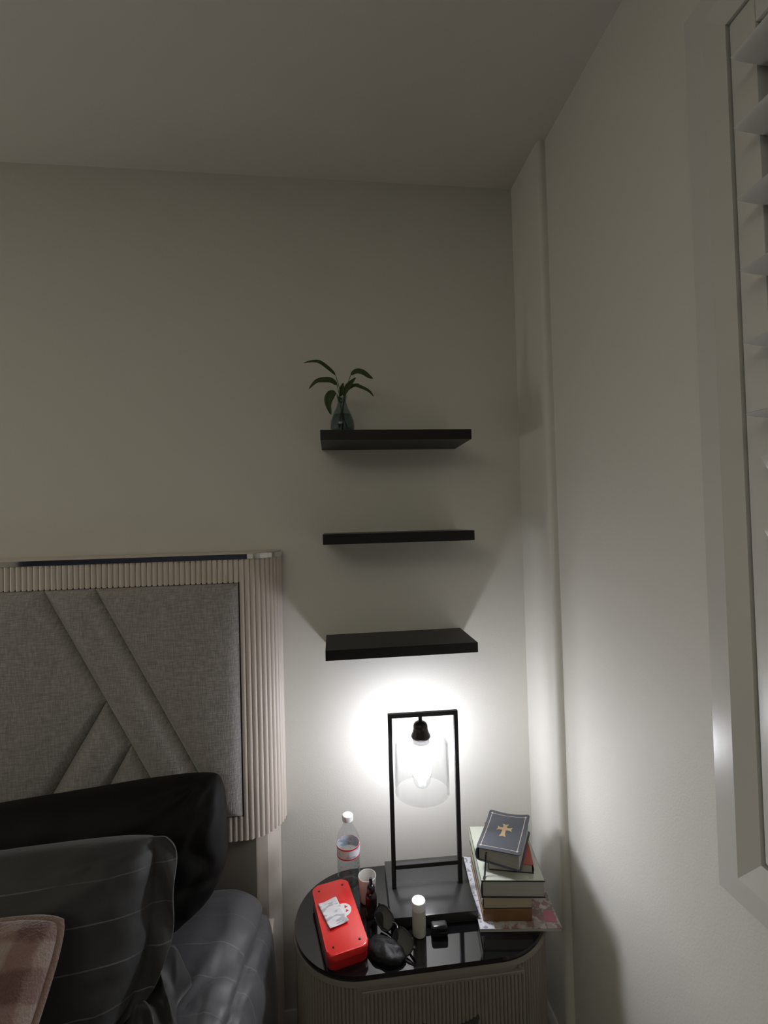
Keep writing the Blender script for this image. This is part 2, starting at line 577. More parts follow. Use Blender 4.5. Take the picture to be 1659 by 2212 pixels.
# ================================================================ THE ROOM
CEILZ = 2.586
X2 = 0.022            # right wall plane, past the shallow corner pier
PIER = -0.190         # front of the pier
XL, YF = -3.9, -4.2
structure(boxes('floor', [(XL - .15, .3, YF - .15, .15, -.1, 0)], CARPET))
structure(boxes('ceiling', [(XL - .15, .3, YF - .15, .15, CEILZ, CEILZ + .1)], CEIL))
structure(boxes('wall_back', [(XL - .15, .3, 0, .15, 0, CEILZ)], WALL))
structure(boxes('wall_left', [(XL - .15, XL, YF, 0, 0, CEILZ)], WALL))
structure(boxes('wall_front', [(XL - .15, .3, YF - .15, YF, 0, CEILZ)], NAVY))
# window opening in the right wall
WY0, WY1, WZ0, WZ1 = -0.742, -1.598, 0.996, 2.313
structure(boxes('wall_right', [(X2, .17, WY0, 0, 0, CEILZ), (X2, .17, YF, WY1, 0, CEILZ),
                               (X2, .17, WY1, WY0, 0, WZ0), (X2, .17, WY1, WY0, WZ1, CEILZ)], WALL))
# shallow plastered pier in the corner, with a bullnose front edge
rr = 0.013
pl = [(X2 + .002, .002), (0, .002)]
for k in range(9):
    a = PI + (PI / 2) * k / 8
    pl.append((rr + rr * math.cos(a), PIER + rr + rr * math.sin(a)))
pl += [(X2 + .002, PIER)]
structure(prism('wall_pier', pl, 0, CEILZ, WALL, smooth=50))
# baseboards with a rounded top
def base_profile(h, t):
    return [(0, 0), (t, 0), (t, h - .018), (t * .8, h - .008), (t * .45, h), (0, h)]
def baseboard(name, p0, p1, nrm, h=0.15, t=0.014):
    V, F = [], []
    prof = base_profile(h, t)
    for p in (p0, p1):
        for d, z in prof:
            V.append((p[0] + nrm[0] * d, p[1] + nrm[1] * d, z))
    n = len(prof)
    for i in range(n):
        F.append((i, (i + 1) % n, n + (i + 1) % n, n + i))
    F.append(tuple(range(n)))
    F.append(tuple(range(n, 2 * n)))
    return structure(obj(name, V, F, TRIM, None, 40))
baseboard('baseboard_back', (XL, 0), (0, 0), (0, -1))
baseboard('baseboard_right', (X2, PIER), (X2, YF), (-1, 0))
baseboard('baseboard_pier', (0, 0), (0, PIER - .0005), (-1, 0))
baseboard('baseboard_pier_front', (-.014, PIER), (X2, PIER), (0, -1))
baseboard('baseboard_left', (XL, YF), (XL, 0), (1, 0))

# ---- window with sash, glass, casing
win = structure(empty('window_1', (0.10, (WY0 + WY1) / 2, WZ0)))
def wchild(o):
    o.matrix_parent_inverse = Matrix.Translation(-Vector(win.location))
    return o
def band(name, outer, inner, xo, xi, depth, material, parent):
    """rectangular frame: outer/inner = (y0,y1,z0,z1) loops, front x at outer / inner edge, back at depth"""
    (a0, a1, b0, b1), (c0, c1, d0, d1) = outer, inner
    O = [(a0, b0), (a1, b0), (a1, b1), (a0, b1)]
    I = [(c0, d0), (c1, d0), (c1, d1), (c0, d1)]
    V = [(xo, y, z) for y, z in O] + [(xi, y, z) for y, z in I] + [(depth, y, z) for y, z in O] + [(depth, y, z) for y, z in I]
    F = []
    for i in range(4):
        j = (i + 1) % 4
        F += [(i, j, 4 + j, 4 + i), (i, j, 8 + j, 8 + i), (4 + i, 4 + j, 12 + j, 12 + i), (8 + i, 8 + j, 12 + j, 12 + i)]
    return obj(name, V, F, material, parent)
CA = (-0.704, -1.635, 0.957, 2.352)
CB = (-0.740, -1.600, 0.993, 2.316)
CC = (-0.767, -1.573, 1.030, 2.282)
wchild(band('casing', CA, CB, .010, .010, .0221, TRIM, win))
wchild(band('inner_frame', CB, CC, .0096, .023, .0600, TRIM, win))
wchild(band('sash', (WY0, WY1, WZ0, WZ1), (WY0 - .045, WY1 + .045, WZ0 + .045, WZ1 - .045), .105, .105, .150, TRIM, win))
wchild(boxes('glass_pane', [(.125, .129, WY1 + .044, WY0 - .044, WZ0 + .044, WZ1 - .044)], PANE, win))
wchild(boxes('meeting_rail', [(.108, .148, WY1 + .046, WY0 - .046, 1.64, 1.68)], TRIM, win))

# ---- plantation shutter
SX0, SX1 = .0245, .0525
sh = tag(empty('plantation_shutter', (.0385, -1.17, 1.036)),
         'white painted plantation shutter with wide louvers inside the window casing', 'shutter')
def schild(o):
    o.matrix_parent_inverse = Matrix.Translation(-Vector(sh.location))
    return o
PY0, PY1 = -0.7715, -1.5685
ST = 0.042
schild(rbox('stile', SX0, SX1, PY0 - ST, PY0, 1.035, 2.277, .003, SHUTTER, sh))
schild(rbox('stile', SX0, SX1, PY1, PY1 + ST, 1.035, 2.277, .003, SHUTTER, sh))
schild(rbox('top_rail', SX0 + .0004, SX1 - .0004, PY1 + ST, PY0 - ST, 2.236, 2.2768, .002, SHUTTER, sh))
schild(rbox('bottom_rail', SX0 + .0004, SX1 - .0004, PY1 + ST, PY0 - ST, 1.0352, 1.120, .002, SHUTTER, sh))
# louver: a flat elliptical blade, pivoting about its long axis
NL = 14
prof = []
for k in range(NL):
    a = 2 * PI * k / NL
    prof.append((0.0570 * math.copysign(abs(math.cos(a)) ** 0.8, math.cos(a)), 0.0052 * math.sin(a)))
LV, LF = [], []
LY0, LY1 = PY0 - ST - .002, PY1 + ST + .002
LC = (LY0 + LY1) / 2
for y in (LY0 - LC, LY1 - LC):
    LV += [(p, y, q) for p, q in prof]
for k in range(NL):
    LF.append((k, (k + 1) % NL, NL + (k + 1) % NL, NL + k))
LF += [tuple(range(NL)), tuple(range(NL, 2 * NL))]
lou_me = None
for k in range(-4, 6):
    z = 1.678 + .0998 * k
    tilt = math.radians(1.5) if k >= 0 else math.radians(50)
    if lou_me is None:
        o = obj('louver', LV, LF, SHUTTER, sh, 50)
        lou_me = o.data
    else:
        o = link('louver', lou_me, None, sh)
    o.location = (.0385, LC, z)
    o.rotation_euler = (0, tilt, 0)
    schild(o)

# ================================================================ SHELVES
SHX0, SHX1, SHD, SHT = -0.6125, -0.2065, 0.1743, 0.0267
SHELF_Z = [1.7896, 1.5158, 1.2156]
sl = ['topmost black floating shelf, carrying the vase with the plant',
      'empty middle black floating shelf on the back wall',
      'lowest black floating shelf, just above the lit table lamp']
for z, l in zip(SHELF_Z, sl):
    o = rbox('floating_shelf', SHX0, SHX1, -SHD, -.0004, z - SHT, z, .0008, BLACKSHELF, None, 1)
    tag(o, l, 'shelf', 'black floating shelves')

# ---- vase with plant
VX, VY, VZ = -0.552, -0.095, SHELF_Z[0] + .0004
vase = tag(empty('glass_vase', (VX, VY, VZ)), 'small smoky teardrop glass vase on the topmost shelf', 'vase')
vp = [(0.0, .004), (.022, .002), (.030, .006), (.0345, .020), (.033, .038), (.026, .058), (.0175, .076), (.0125, .090), (.0125, .100), (.0155, .110)]
vin = [(r - .0018, z) for r, z in reversed(vp[2:])] + [(.020, .006), (0, .007)]
lathe('vase_body', vp + vin, VASEGLASS, vase, 32, 50)
lathe('water', [(0, .0085), (.020, .0085), (.0275, .0105), (.0315, .021), (.030, .038), (.0235, .057), (0, .058)], VASEWATER, vase, 28, 50)
plant = tag(empty('plant', (VX, VY, VZ + .010)), 'leafy green water plant growing from the smoky glass vase', 'plant')
def leaf(pts, width, name='leaf', curl=0.25, nrm=(0, -1, 0.25)):
    """leaf blade along a curve of local points, lens-shaped, folded at the midrib"""
    P = [Vector(p) for p in pts]
    # resample as Catmull-Rom
    res = []
    N = 14
    for i in range(N + 1):
        t = i / N * (len(P) - 1)
        k = min(int(t), len(P) - 2)
        u = t - k
        p0, p1, p2, p3 = P[max(k - 1, 0)], P[k], P[k + 1], P[min(k + 2, len(P) - 1)]
        res.append(0.5 * ((2 * p1) + (-p0 + p2) * u + (2 * p0 - 5 * p1 + 4 * p2 - p3) * u * u + (-p0 + 3 * p1 - 3 * p2 + p3) * u ** 3))
    V, F = [], []
    n0 = Vector(nrm).normalized()
    for i, p in enumerate(res):
        t = (res[min(i + 1, N)] - res[max(i - 1, 0)]).normalized()
        side = t.cross(n0).normalized()
        nn = side.cross(t).normalized()
        s = i / N
        w = width * (math.sin(PI * min(1, s ** 0.75)) ** 0.8 * 0.97 + 0.03) if s < 1 else width * .02
        V += [p - side * w + nn * w * curl, p - side * w * .5 + nn * w * curl * .35, p, p + side * w * .5 + nn * w * curl * .35, p + side * w + nn * w * curl]
    for i in range(N):
        for k in range(4):
            F.append((i * 5 + k, i * 5 + k + 1, (i + 1) * 5 + k + 1, (i + 1) * 5 + k))
    o = obj(name, V, F, LEAF, plant, 60)
    sm = o.modifiers.new('thickness', 'SOLIDIFY')
    sm.thickness = 0.0006
    return o
def stemt(pts, r=.0011):
    P = [Vector(p) for p in pts]
    tube('stem', P, r, STEM, plant, 6)
# coordinates relative to the plant origin (x right, y into wall, z up), metres
stemt([(0, 0, .000), (-.002, 0, .045), (-.004, -.001, .085), (-.006, -.002, .122), (-.016, -.004, .158)])
leaf([(-.016, -.004, .158), (-.032, -.008, .172), (-.058, -.012, .190), (-.078, -.014, .192), (-.103, -.016, .187)], .0062, curl=.3, nrm=(.1, -1, .5))
stemt([(0, 0, .000), (-.001, -.004, .050), (-.005, -.008, .090), (-.012, -.010, .128)])
leaf([(-.012, -.010, .128), (-.028, -.014, .139), (-.050, -.018, .139), (-.070, -.020, .134), (-.090, -.022, .113)], .0090, nrm=(-.1, -1, .35))
stemt([(0, 0, .0), (.000, -.006, .055), (-.006, -.012, .088), (-.016, -.016, .104)])
leaf([(-.016, -.016, .104), (-.028, -.018, .100), (-.037, -.020, .086), (-.038, -.021, .068), (-.031, -.021, .042)], .0125, nrm=(.1, -1, .1))
stemt([(0, 0, .0), (.002, -.002, .055), (.010, -.004, .110), (.020, -.004, .140), (.026, -.004, .158)])
leaf([(.026, -.004, .158), (.042, -.005, .168), (.060, -.006, .165), (.078, -.008, .152), (.088, -.010, .147)], .0085, nrm=(0, -1, .3))
stemt([(0, 0, .0), (.001, -.004, .060), (.006, -.008, .100)])
leaf([(.004, -.008, .098), (.012, -.010, .117), (.025, -.013, .133), (.040, -.016, .148)], .0080, nrm=(.3, -1, .1))
stemt([(0, 0, .0), (.002, .002, .060), (.010, .000, .102), (.020, -.003, .122)])
leaf([(.016, -.003, .116), (.036, -.006, .128), (.055, -.010, .122), (.076, -.014, .110), (.088, -.018, .094)], .0058, nrm=(0, -1, .5))
leaf([(.012, .002, .112), (.024, .001, .126), (.036, .000, .131), (.050, -.002, .134)], .0050, nrm=(0, -1, .3))
leaf([(-.003, .002, .100), (-.001, .003, .116), (.002, .004, .128), (.005, .004, .139)], .0062, nrm=(.2, -1, 0))
leaf([(-.001, -.006, .078), (-.006, -.008, .088), (-.012, -.010, .096)], .0050, nrm=(.2, -1, 0))
rt_pts = [[(0, 0, .062), (.004, .004, .04), (.010, .003, .020), (.016, 0, .008)], [(0, 0, .062), (-.006, -.002, .040), (-.012, -.004, .018)],
          [(0, 0, .062), (.001, -.006, .035), (.003, -.010, .012)], [(0, 0, .060), (-.003, .006, .036), (-.008, .010, .014)]]
for p in rt_pts:
    tube('root', p, [.0022, .0018, .0013, .001][:len(p)], ROOT, plant, 5)

# ================================================================ NIGHTSTAND
TZ = 0.575
NX0, NX1, NY0, NY1 = -0.700, -0.080, -0.376, -0.065
NCX, NCY = (NX0 + NX1) / 2, (NY0 + NY1) / 2
def stadium(w, d, n=22):
    """plan outline, centre 0, straight front/back and semicircular ends"""
    r = d / 2
    s = w / 2 - r
    P = []
    for k in range(n + 1):
        a = -PI / 2 + PI * k / n
        P.append((s + r * math.cos(a), r * math.sin(a)))
    for k in range(n + 1):
        a = PI / 2 + PI * k / n
        P.append((-s + r * math.cos(a), r * math.sin(a)))
    return P
NW, ND = NX1 - NX0, NY1 - NY0
ns = tag(empty('nightstand', (NCX, NCY, 0)), 'taupe fluted nightstand with rounded ends and black glass top', 'nightstand')
prism('glass_top', stadium(NW, ND, 28), TZ - .011, TZ, BLACKGLASS, ns, .0025, 3)
prism('body', stadium(NW - .010, ND - .010, 28), .045, TZ - .0208, TAUPE2, ns)
prism('top_rim', stadium(NW + .008, ND + .008, 28), TZ - .0205, TZ - .0113, TAUPE2, ns, .003, 2)
prism('plinth', stadium(NW - .05, ND - .05, 20), 0, .045, BLACKMETAL, ns)
# fluting: half-round ribs round the outline (7 px each in the photo, so one mesh)
def rib_geo(x, y, nx, ny, r, z0, z1, base, n=5):
    tx, ty = -ny, nx
    V, F = [], []
    for z in (z0, z1):
        for k in range(n):
            a = PI * k / (n - 1)
            V.append((x + tx * r * math.cos(a) + nx * r * math.sin(a), y + ty * r * math.cos(a) + ny * r * math.sin(a), z))
    for k in range(n - 1):
        F.append((base + k, base + k + 1, base + n + k + 1, base + n + k))
    F.append(tuple(base + k for k in range(n)))
    F.append(tuple(base + n + k for k in range(n)))
    return V, F
def along(w, d, pitch):
    """points and outward normals spaced round a stadium"""
    r = d / 2
    s = w / 2 - r
    L = 4 * s + 2 * PI * r
    n = round(L / pitch)
    out = []
    for i in range(n):
        t = i * L / n
        if t < 2 * s:
            out.append((-s + t, -r, 0, -1))
        elif t < 2 * s + PI * r:
            a = -PI / 2 + (t - 2 * s) / r
            out.append((s + r * math.cos(a), r * math.sin(a), math.cos(a), math.sin(a)))
        elif t < 4 * s + PI * r:
            out.append((s - (t - 2 * s - PI * r), r, 0, 1))
        else:
            a = PI / 2 + (t - 4 * s - PI * r) / r
            out.append((-s + r * math.cos(a), r * math.sin(a), math.cos(a), math.sin(a)))
    return out
DX0, DX1 = -0.548 - NCX, -0.184 - NCX
V, F = [], []
for x, y, nx, ny in along(NW - .010, ND - .010, .0086):
    if ny < -.5 and DX0 - .006 < x < DX1 + .006 and y < -(ND - .010) / 2 + .004:
        continue
    v, f = rib_geo(x, y, nx, ny, .0040, .046, TZ - .0215, len(V))
    V += v
    F += f
o = obj('fluting', V, F, TAUPE2, ns, 50)
o['kind'] = 'stuff'
FY = -(ND - .010) / 2
for (dz0, dz1) in ((.325, .5385), (.075, .318)):
    dr = rbox('drawer', DX0, DX1, FY - .0035, FY + .012, dz0, dz1, .001, TAUPE2, ns, 1)
    V, F = [], []
    n = 42
    for i in range(n):
        x = DX0 + (i + .5) * (DX1 - DX0) / n
        v, f = rib_geo(x, FY - .0035, 0, -1, .0040, dz0 + .004, dz1 - .004, len(V))
        V += v
        F += f
    o = obj('drawer_fluting', V, F, TAUPE2, dr, 50)
    o['kind'] = 'stuff'
    # wing-shaped pull: a shallow bar rising to pointed tips at its ends
    V, F = [], []
    cx, cz = (DX0 + DX1) / 2 + .010, dz1 - .093
    n = 16
    for i in range(n + 1):
        s = -1 + 2 * i / n
        x = cx + s * .062
        top = cz + .016 * abs(s) ** 2.2
        bot = top - .018 * (1 - abs(s) ** 1.6) - .0015
        d = .022 * (1 - .55 * abs(s) ** 2)
        V += [(x, FY - .006, top), (x, FY - .006 - d, top), (x, FY - .006 - d * .8, bot), (x, FY - .006, bot)]
    for i in range(n):
        for k in range(4):
            F.append((i * 4 + k, i * 4 + (k + 1) % 4, (i + 1) * 4 + (k + 1) % 4, (i + 1) * 4 + k))
    F += [(0, 1, 2, 3), tuple(n * 4 + k for k in range(4))]
    obj('handle', V, F, DARKSTEEL, dr, 40)

# ================================================================ TABLE LAMP
LX, LY = -0.362, -0.183
lamp = tag(empty('table_lamp', (LX, LY, TZ), math.radians(-1.6)), 'black open frame table lamp with lit bulb in a clear glass shade', 'lamp')
rbox('base', -.106, .106, -.092, .096, .0004, .025, .0012, BLACKBASE, lamp, 2)
PW = .0054
PXL, PXR = -.0885, .0850
HT = .470
rbox('post', PXL - PW, PXL + PW, -PW, PW, .0252, HT - PW * 2, .0006, BLACKMETAL, lamp, 1)
rbox('post', PXR - PW, PXR + PW, -PW, PW, .0252, HT - PW * 2, .0006, BLACKMETAL, lamp, 1)
rbox('top_bar', PXL - PW, PXR + PW, -PW, PW, HT - PW * 2 + .0001, HT, .0006, BLACKMETAL, lamp, 1)
rbox('lower_rail', PXL + PW, PXR - PW, -PW, PW, .0735, .0735 + 2 * PW, .0006, BLACKMETAL, lamp, 1)
BX = -.0085       # bulb axis
lathe('stem', [(0, .436), (.0052, .436), (.0052, HT - PW * 2), (0, HT - PW * 2)], BLACKMETAL, lamp, 16, 40, (BX, 0, 0))
lathe('socket', [(0, .4470), (.009, .4462), (.0155, .4425), (.0185, .437), (.0190, .430), (.0183, .4275), (.0192, .4262), (.0205, .420), (.0245, .4115), (.0252, .408), (.0235, .4045), (0, .4045)],
      BRONZE, lamp, 36, 35, (BX, 0, 0))
# clear shade: flat shouldered cylinder, open below
SR = .0705
sprof = [(.0225, .4035), (.030, .4035), (SR - .012, .4030), (SR - .004, .4005), (SR, .3935), (SR, .2700), (SR + .0006, .2672),
         (SR - .0012, .2655), (SR - .0028, .2675), (SR - .0028, .2720), (SR - .0028, .3925), (SR - .006, .3980), (SR - .013, .4004), (.030, .4008), (.0225, .4008)]
lathe('glass_shade', sprof, GLASS, lamp, 64, 40, (BX, 0, 0), closed=True)
lathe('collar', [(.0120, .4040), (.0215, .4040), (.0215, .3920), (.0180, .3885), (.0120, .3885)], WHITECAP, lamp, 32, 40, (BX, 0, 0), closed=True)
# bulb: glowing body, clear tip with filament loops
bulb = lathe('bulb', [(.0, .3884), (.0120, .3880), (.0130, .384), (.0165, .366), (.0215, .346), (.0242, .328), (.0243, .318), (.0225, .3085), (.0170, .3020), (.0080, .2990), (0, .2985)], BULB, lamp, 32, 60, (BX, 0, 0))
lathe('bulb_tip', [(.0246, .326), (.0249, .316), (.0242, .304), (.0215, .291), (.0160, .2815), (.0085, .2765), (0, .2755)], BULBGLASS, bulb, 32, 60)
for k in range(4):
    a = PI / 4 + k * PI / 2
    dx, dy = math.cos(a) * .0075, math.sin(a) * .0075
    tube('filament', [(dx * 1.3, dy * 1.3, .3015), (dx * 1.5, dy * 1.5, .290), (dx * 1.15, dy * 1.15, .2835), (dx * .7, dy * .7, .290), (dx * .6, dy * .6, .2985)], .0013, BULB, bulb, 6)

# ================================================================ RED TIN
bx_c = Vector((-0.595, -0.251, TZ + .0004))
RZ = math.radians(12.6)
tin = tag(empty('tin_box', bx_c, RZ), 'red enamelled metal box with four dark rivets, lying on the nightstand', 'box')
def rrect(w, d, r, n=5):
    P = []
    for cx, cy, a0 in ((w / 2 - r, -d / 2 + r, -PI / 2), (w / 2 - r, d / 2 - r, 0), (-w / 2 + r, d / 2 - r, PI / 2), (-w / 2 + r, -d / 2 + r, PI)):
        for k in range(n + 1):
            a = a0 + PI / 2 * k / n
            P.append((cx + r * math.cos(a), cy + r * math.sin(a)))
    return P
TW, TD = .094, .206
prism('tin_body', rrect(TW - .003, TD - .003, .014), 0, .022, REDDARK, tin, .003, 3)
prism('tin_lid', rrect(TW, TD, .015), .0203, .034, RED, tin, .0045, 4)
for sx in (-1, 1):
    for sy in (-1, 1):
        lathe('rivet', [(0, .0352), (.0022, .0350), (.0032, .0341), (.0032, .0338)], RIVET, tin, 14, 60, (sx * (TW / 2 - .017), sy * (TD / 2 - .020), 0))
# round white emblem with two red wedges (half hidden by the receipt)
em = lathe('emblem', [(0, .03420), (.0195, .03420), (.0195, .0339)], WHITEPRINT, tin, 40, 40, (.014, .006, 0))
for tri in ([(.004, .003), (.013, .006), (.006, .012)], [(.004, -.009), (.013, -.006), (.007, -.001)]):
    obj('emblem_mark', [(x, y, .03440) for x, y in tri] + [(x, y, .0340) for x, y in tri], [(0, 1, 2), (3, 5, 4), (0, 1, 4, 3), (1, 2, 5, 4), (2, 0, 3, 5)], REDPRINT, em)
# receipt
def sheet(name, w, d, fz, material, loc, rz, nx=14, ny=20, thick=.0003, parent=None):
    V, F = [], []
    for j in range(ny + 1):
        for i in range(nx + 1):
            u, v = i / nx - .5, j / ny - .5
            V.append((u * w, v * d, fz(u, v)))
    for j in range(ny):
        for i in range(nx):
            a = j * (nx + 1) + i
            F.append((a, a + 1, a + nx + 2, a + nx + 1))
    o = obj(name, V, F, material, parent, 80, loc, (0, 0, rz))
    sm = o.modifiers.new('thickness', 'SOLIDIFY')
    sm.thickness = thick
    sm.offset = 1
    return o
o = sheet('receipt', .047, .082, lambda u, v: .0012 + .004 * max(0, -v - .2) ** 1.5 * 3 + .0016 * math.sin(7 * v + 3 * u) ** 2 + .003 * max(0, -u - .25), RECEIPT,
          (-0.607, -0.250, TZ + .0350), RZ + math.radians(9))
tag(o, 'crumpled white receipt lying on the lid of the red tin box', 'receipt')

# ================================================================ WATER BOTTLE
bt = tag(empty('water_bottle', (-0.565, -0.118, TZ + .0004), .3), 'clear plastic water bottle with white cap and red banded label', 'bottle')
bp_ = [(0, .004), (.018, .002), (.027, .001), (.0300, .006)]
for k in range(5):
    z = .012 + k * .0125
    bp_ += [(.0304, z), (.0304, z + .005), (.0282, z + .0078), (.0282, z + .0095)]
bp_ += [(.0304, .0755), (.0306, .079), (.0296, .081), (.0296, .1105), (.0306, .1125), (.0300, .1205), (.0275, .130), (.0225, .1405), (.0165, .150), (.0125, .157), (.0118, .164), (.0125, .166), (.0118, .168), (.0112, .174)]
lathe('bottle_body', bp_, PET, bt, 40, 60)
win_ = [(0, .0055), (.017, .0040), (.0262, .0030), (.0288, .007)]
for k in range(5):
    z = .012 + k * .0125
    win_ += [(.0292, z), (.0292, z + .005), (.0270, z + .0078), (.0270, z + .0095)]
win_ = [p for p in win_ if p[1] < .066] + [(.0285, .0665), (0, .0668)]
lathe('water', win_, WATER, bt, 36, 60)
lathe('label', [(.0300, .0825), (.0309, .0825), (.0309, .1095), (.0300, .1095)], BOTTLELABEL, bt, 40, 40, closed=True)
lathe('label_band', [(.0308, .1062), (.0313, .1062), (.0313, .1098), (.0308, .1098)], BOTTLERED, bt, 40, 40, closed=True)
lathe('label_band', [(.0308, .0820), (.0313, .0820), (.0313, .0850), (.0308, .0850)], BOTTLERED, bt, 40, 40, closed=True)
cap = lathe('cap', [(0, .1842), (.0130, .1840), (.0142, .1828), (.0146, .1705), (.0142, .1695), (.0120, .1695)], WATERCAP, bt, 40, 35)
V, F = [], []
for k in range(30):
    a = 2 * PI * k / 30
    v, f = rib_geo(.0143 * math.cos(a), .0143 * math.sin(a), math.cos(a), math.sin(a), .0006, .1710, .1822, len(V), 4)
    V += v
    F += f
obj('cap_grip', V, F, WATERCAP, cap, 50)['kind'] = 'stuff'

# ================================================================ SMALL THINGS ON THE NIGHTSTAND
cup = lathe('cup', [(0, .0), (.0170, .0), (.0195, .002), (.0225, .058), (.0230, .062), (.0219, .0622), (.0212, .058), (.0180, .004), (0, .0035)], CUP, None, 40, 50, (-.5195, -.178, TZ + .0004))
tag(cup, 'small open white plastic cup behind the dark dropper bottle', 'cup')
drp = tag(empty('dropper_bottle', (-.5135, -.224, TZ + .0004)), 'dark narrow dropper bottle with a black nozzle beside the red tin box', 'bottle')
lathe('bottle_body', [(0, .0), (.0128, .0), (.0140, .0015), (.0140, .044), (.0128, .050), (.0100, .055), (.0086, .0565), (0, .0565)], AMBERBLACK, drp, 32, 45)
lathe('cap', [(.0088, .0558), (.0100, .0562), (.0100, .064), (.0088, .0705), (.0060, .0735), (0, .0738)], BLACKPLASTIC, drp, 28, 45)
lathe('nozzle', [(.0046, .0730), (.0042, .080), (.0040, .0865), (.0033, .0885), (0, .0888)], BLACKPLASTIC, drp, 20, 45)
tb = tag(empty('cosmetic_tube', (-.4062, -.292, TZ + .0004)), 'upright white capped cylindrical tube standing at the foot of the lamp base', 'tube')
lathe('tube_body', [(0, 0), (.0150, 0), (.0160, .001), (.0160, .058), (0, .058)], FROST, tb, 36, 40)
lathe('cap', [(.0161, .0584), (.0163, .0590), (.0163, .0755), (.0155, .0770), (0, .0772)], WHITECAP, tb, 36, 40)
cs = tag(empty('earbud_case', (-.3600, -.3005, TZ + .0004), math.radians(-3)), 'tiny rounded glossy black case in front of the lamp base', 'case')
rbox('case_body', -.0195, .0195, -.0115, .0115, 0, .0150, .0055, BLACKPLASTIC, cs, 4)
rbox('case_lid', -.0193, .0193, -.0113, .0113, .0100, .0250, .0055, BLACKPLASTIC, cs, 4)

# soft black pouch under the sunglasses
def blob(name, rx, ry, rz, material, loc, rotz, seed, amp=.12, flat=.35):
    V, F = [], []
    NU, NV = 40, 20
    for j in range(NV + 1):
        ph = -PI / 2 + PI * j / NV
        for i in range(NU):
            th = 2 * PI * i / NU
            d = Vector((math.cos(ph) * math.cos(th), math.cos(ph) * math.sin(th), math.sin(ph)))
            k = 1 + amp * noise.noise(d * 2.3 + Vector((seed, 0, 0)))
            z = d.z * rz * k
            V.append((d.x * rx * k, d.y * ry * k, max(z, -rz * flat)))
    for j in range(NV):
        for i in range(NU):
            F.append((j * NU + i, j * NU + (i + 1) % NU, (j + 1) * NU + (i + 1) % NU, (j + 1) * NU + i))
    zmin = min(v[2] for v in V)
    V = [(x, y, z - zmin) for x, y, z in V]
    return obj(name, V, F, material, None, 60, loc, (0, 0, rotz))
po = blob('sunglasses_pouch', .046, .030, .016, BLACKSOFT, (-.492, -.331, TZ + .0004), math.radians(-35), 3.1, .2)
tag(po, 'soft crumpled black pouch under the sunglasses beside the red tin box', 'pouch')
# sunglasses: front frame leaning back on folded temples
sg = tag(empty('sunglasses', (-.468, -.298, TZ + .0225), rot=(math.radians(40), math.radians(8), math.radians(-57))),
         'folded black sunglasses with glossy dark lenses lying across the black pouch', 'sunglasses')
LENS = mat('dark_lens', (0.012, 0.013, 0.012), 0.04, spec=0.8, coat=0.5)
def rimpts(cx, w, h, n=26, z=0.0):
    P = []
    for k in range(n + 1):
        a = 2 * PI * k / n
        P.append((cx + w * math.copysign(abs(math.cos(a)) ** .75, math.cos(a)), h * math.copysign(abs(math.sin(a)) ** .8, math.sin(a)), z + .05 * cx * cx * 10))
    return P
V, F = [], []
for sx in (-1, 1):
    P = rimpts(sx * .034, .028, .0185)
    v, f = tube_geo(P, .0019, 6, len(V), cap=False)
    V += v
    F += f
obj('frame_front', V, F, BLACKPLASTIC, sg, 60)
tube('bridge', [(-.009, .007, .001), (-.004, .010, .0), (.004, .010, .0), (.009, .007, .001)], .0024, BLACKPLASTIC, sg, 8)
for sx in (-1, 1):
    P = rimpts(sx * .034, .0275, .018)[:-1]
    n = len(P)
    V = [(x, y, z + .0006) for x, y, z in P] + [(x, y, z - .0010) for x, y, z in P] + [(sx * .034, 0, P[0][2] * .6 + .004), (sx * .034, 0, P[0][2] * .6 + .002)]
    F = []
    for i in range(n):
        j = (i + 1) % n
        F += [(i, j, 2 * n), (n + j, n + i, 2 * n + 1), (i, j, n + j, n + i)]
    obj('lens', V, F, LENS, sg, 60)
    hx = sx * .0635
    tube('temple', [(hx, .010, .002), (hx * .97, .010, -.005), (hx * .60, .009 - .003 * (sx + 1), -.011 - .003 * sx), (0, .007, -.012 - .004 * sx), (-hx * .55, .002, -.012 - .004 * sx), (-hx * .80, -.007, -.012 - .003 * sx)],
         [.0026, .0030, .0028, .0026, .0024, .0018], BLACKPLASTIC, sg, 8)
    lathe('hinge', [(0, .003), (.0018, .003), (.0018, -.003), (0, -.003)], DARKSTEEL, sg, 10, 40, (hx, .010, -.001))

# ================================================================ MAGAZINE AND BOOKS
ZM = TZ + .0004
mg = tag(empty('magazine', (-.2638, -.3085, ZM), math.radians(-6.6)), 'glossy magazine with a pale printed left margin, under the stack of books', 'magazine')
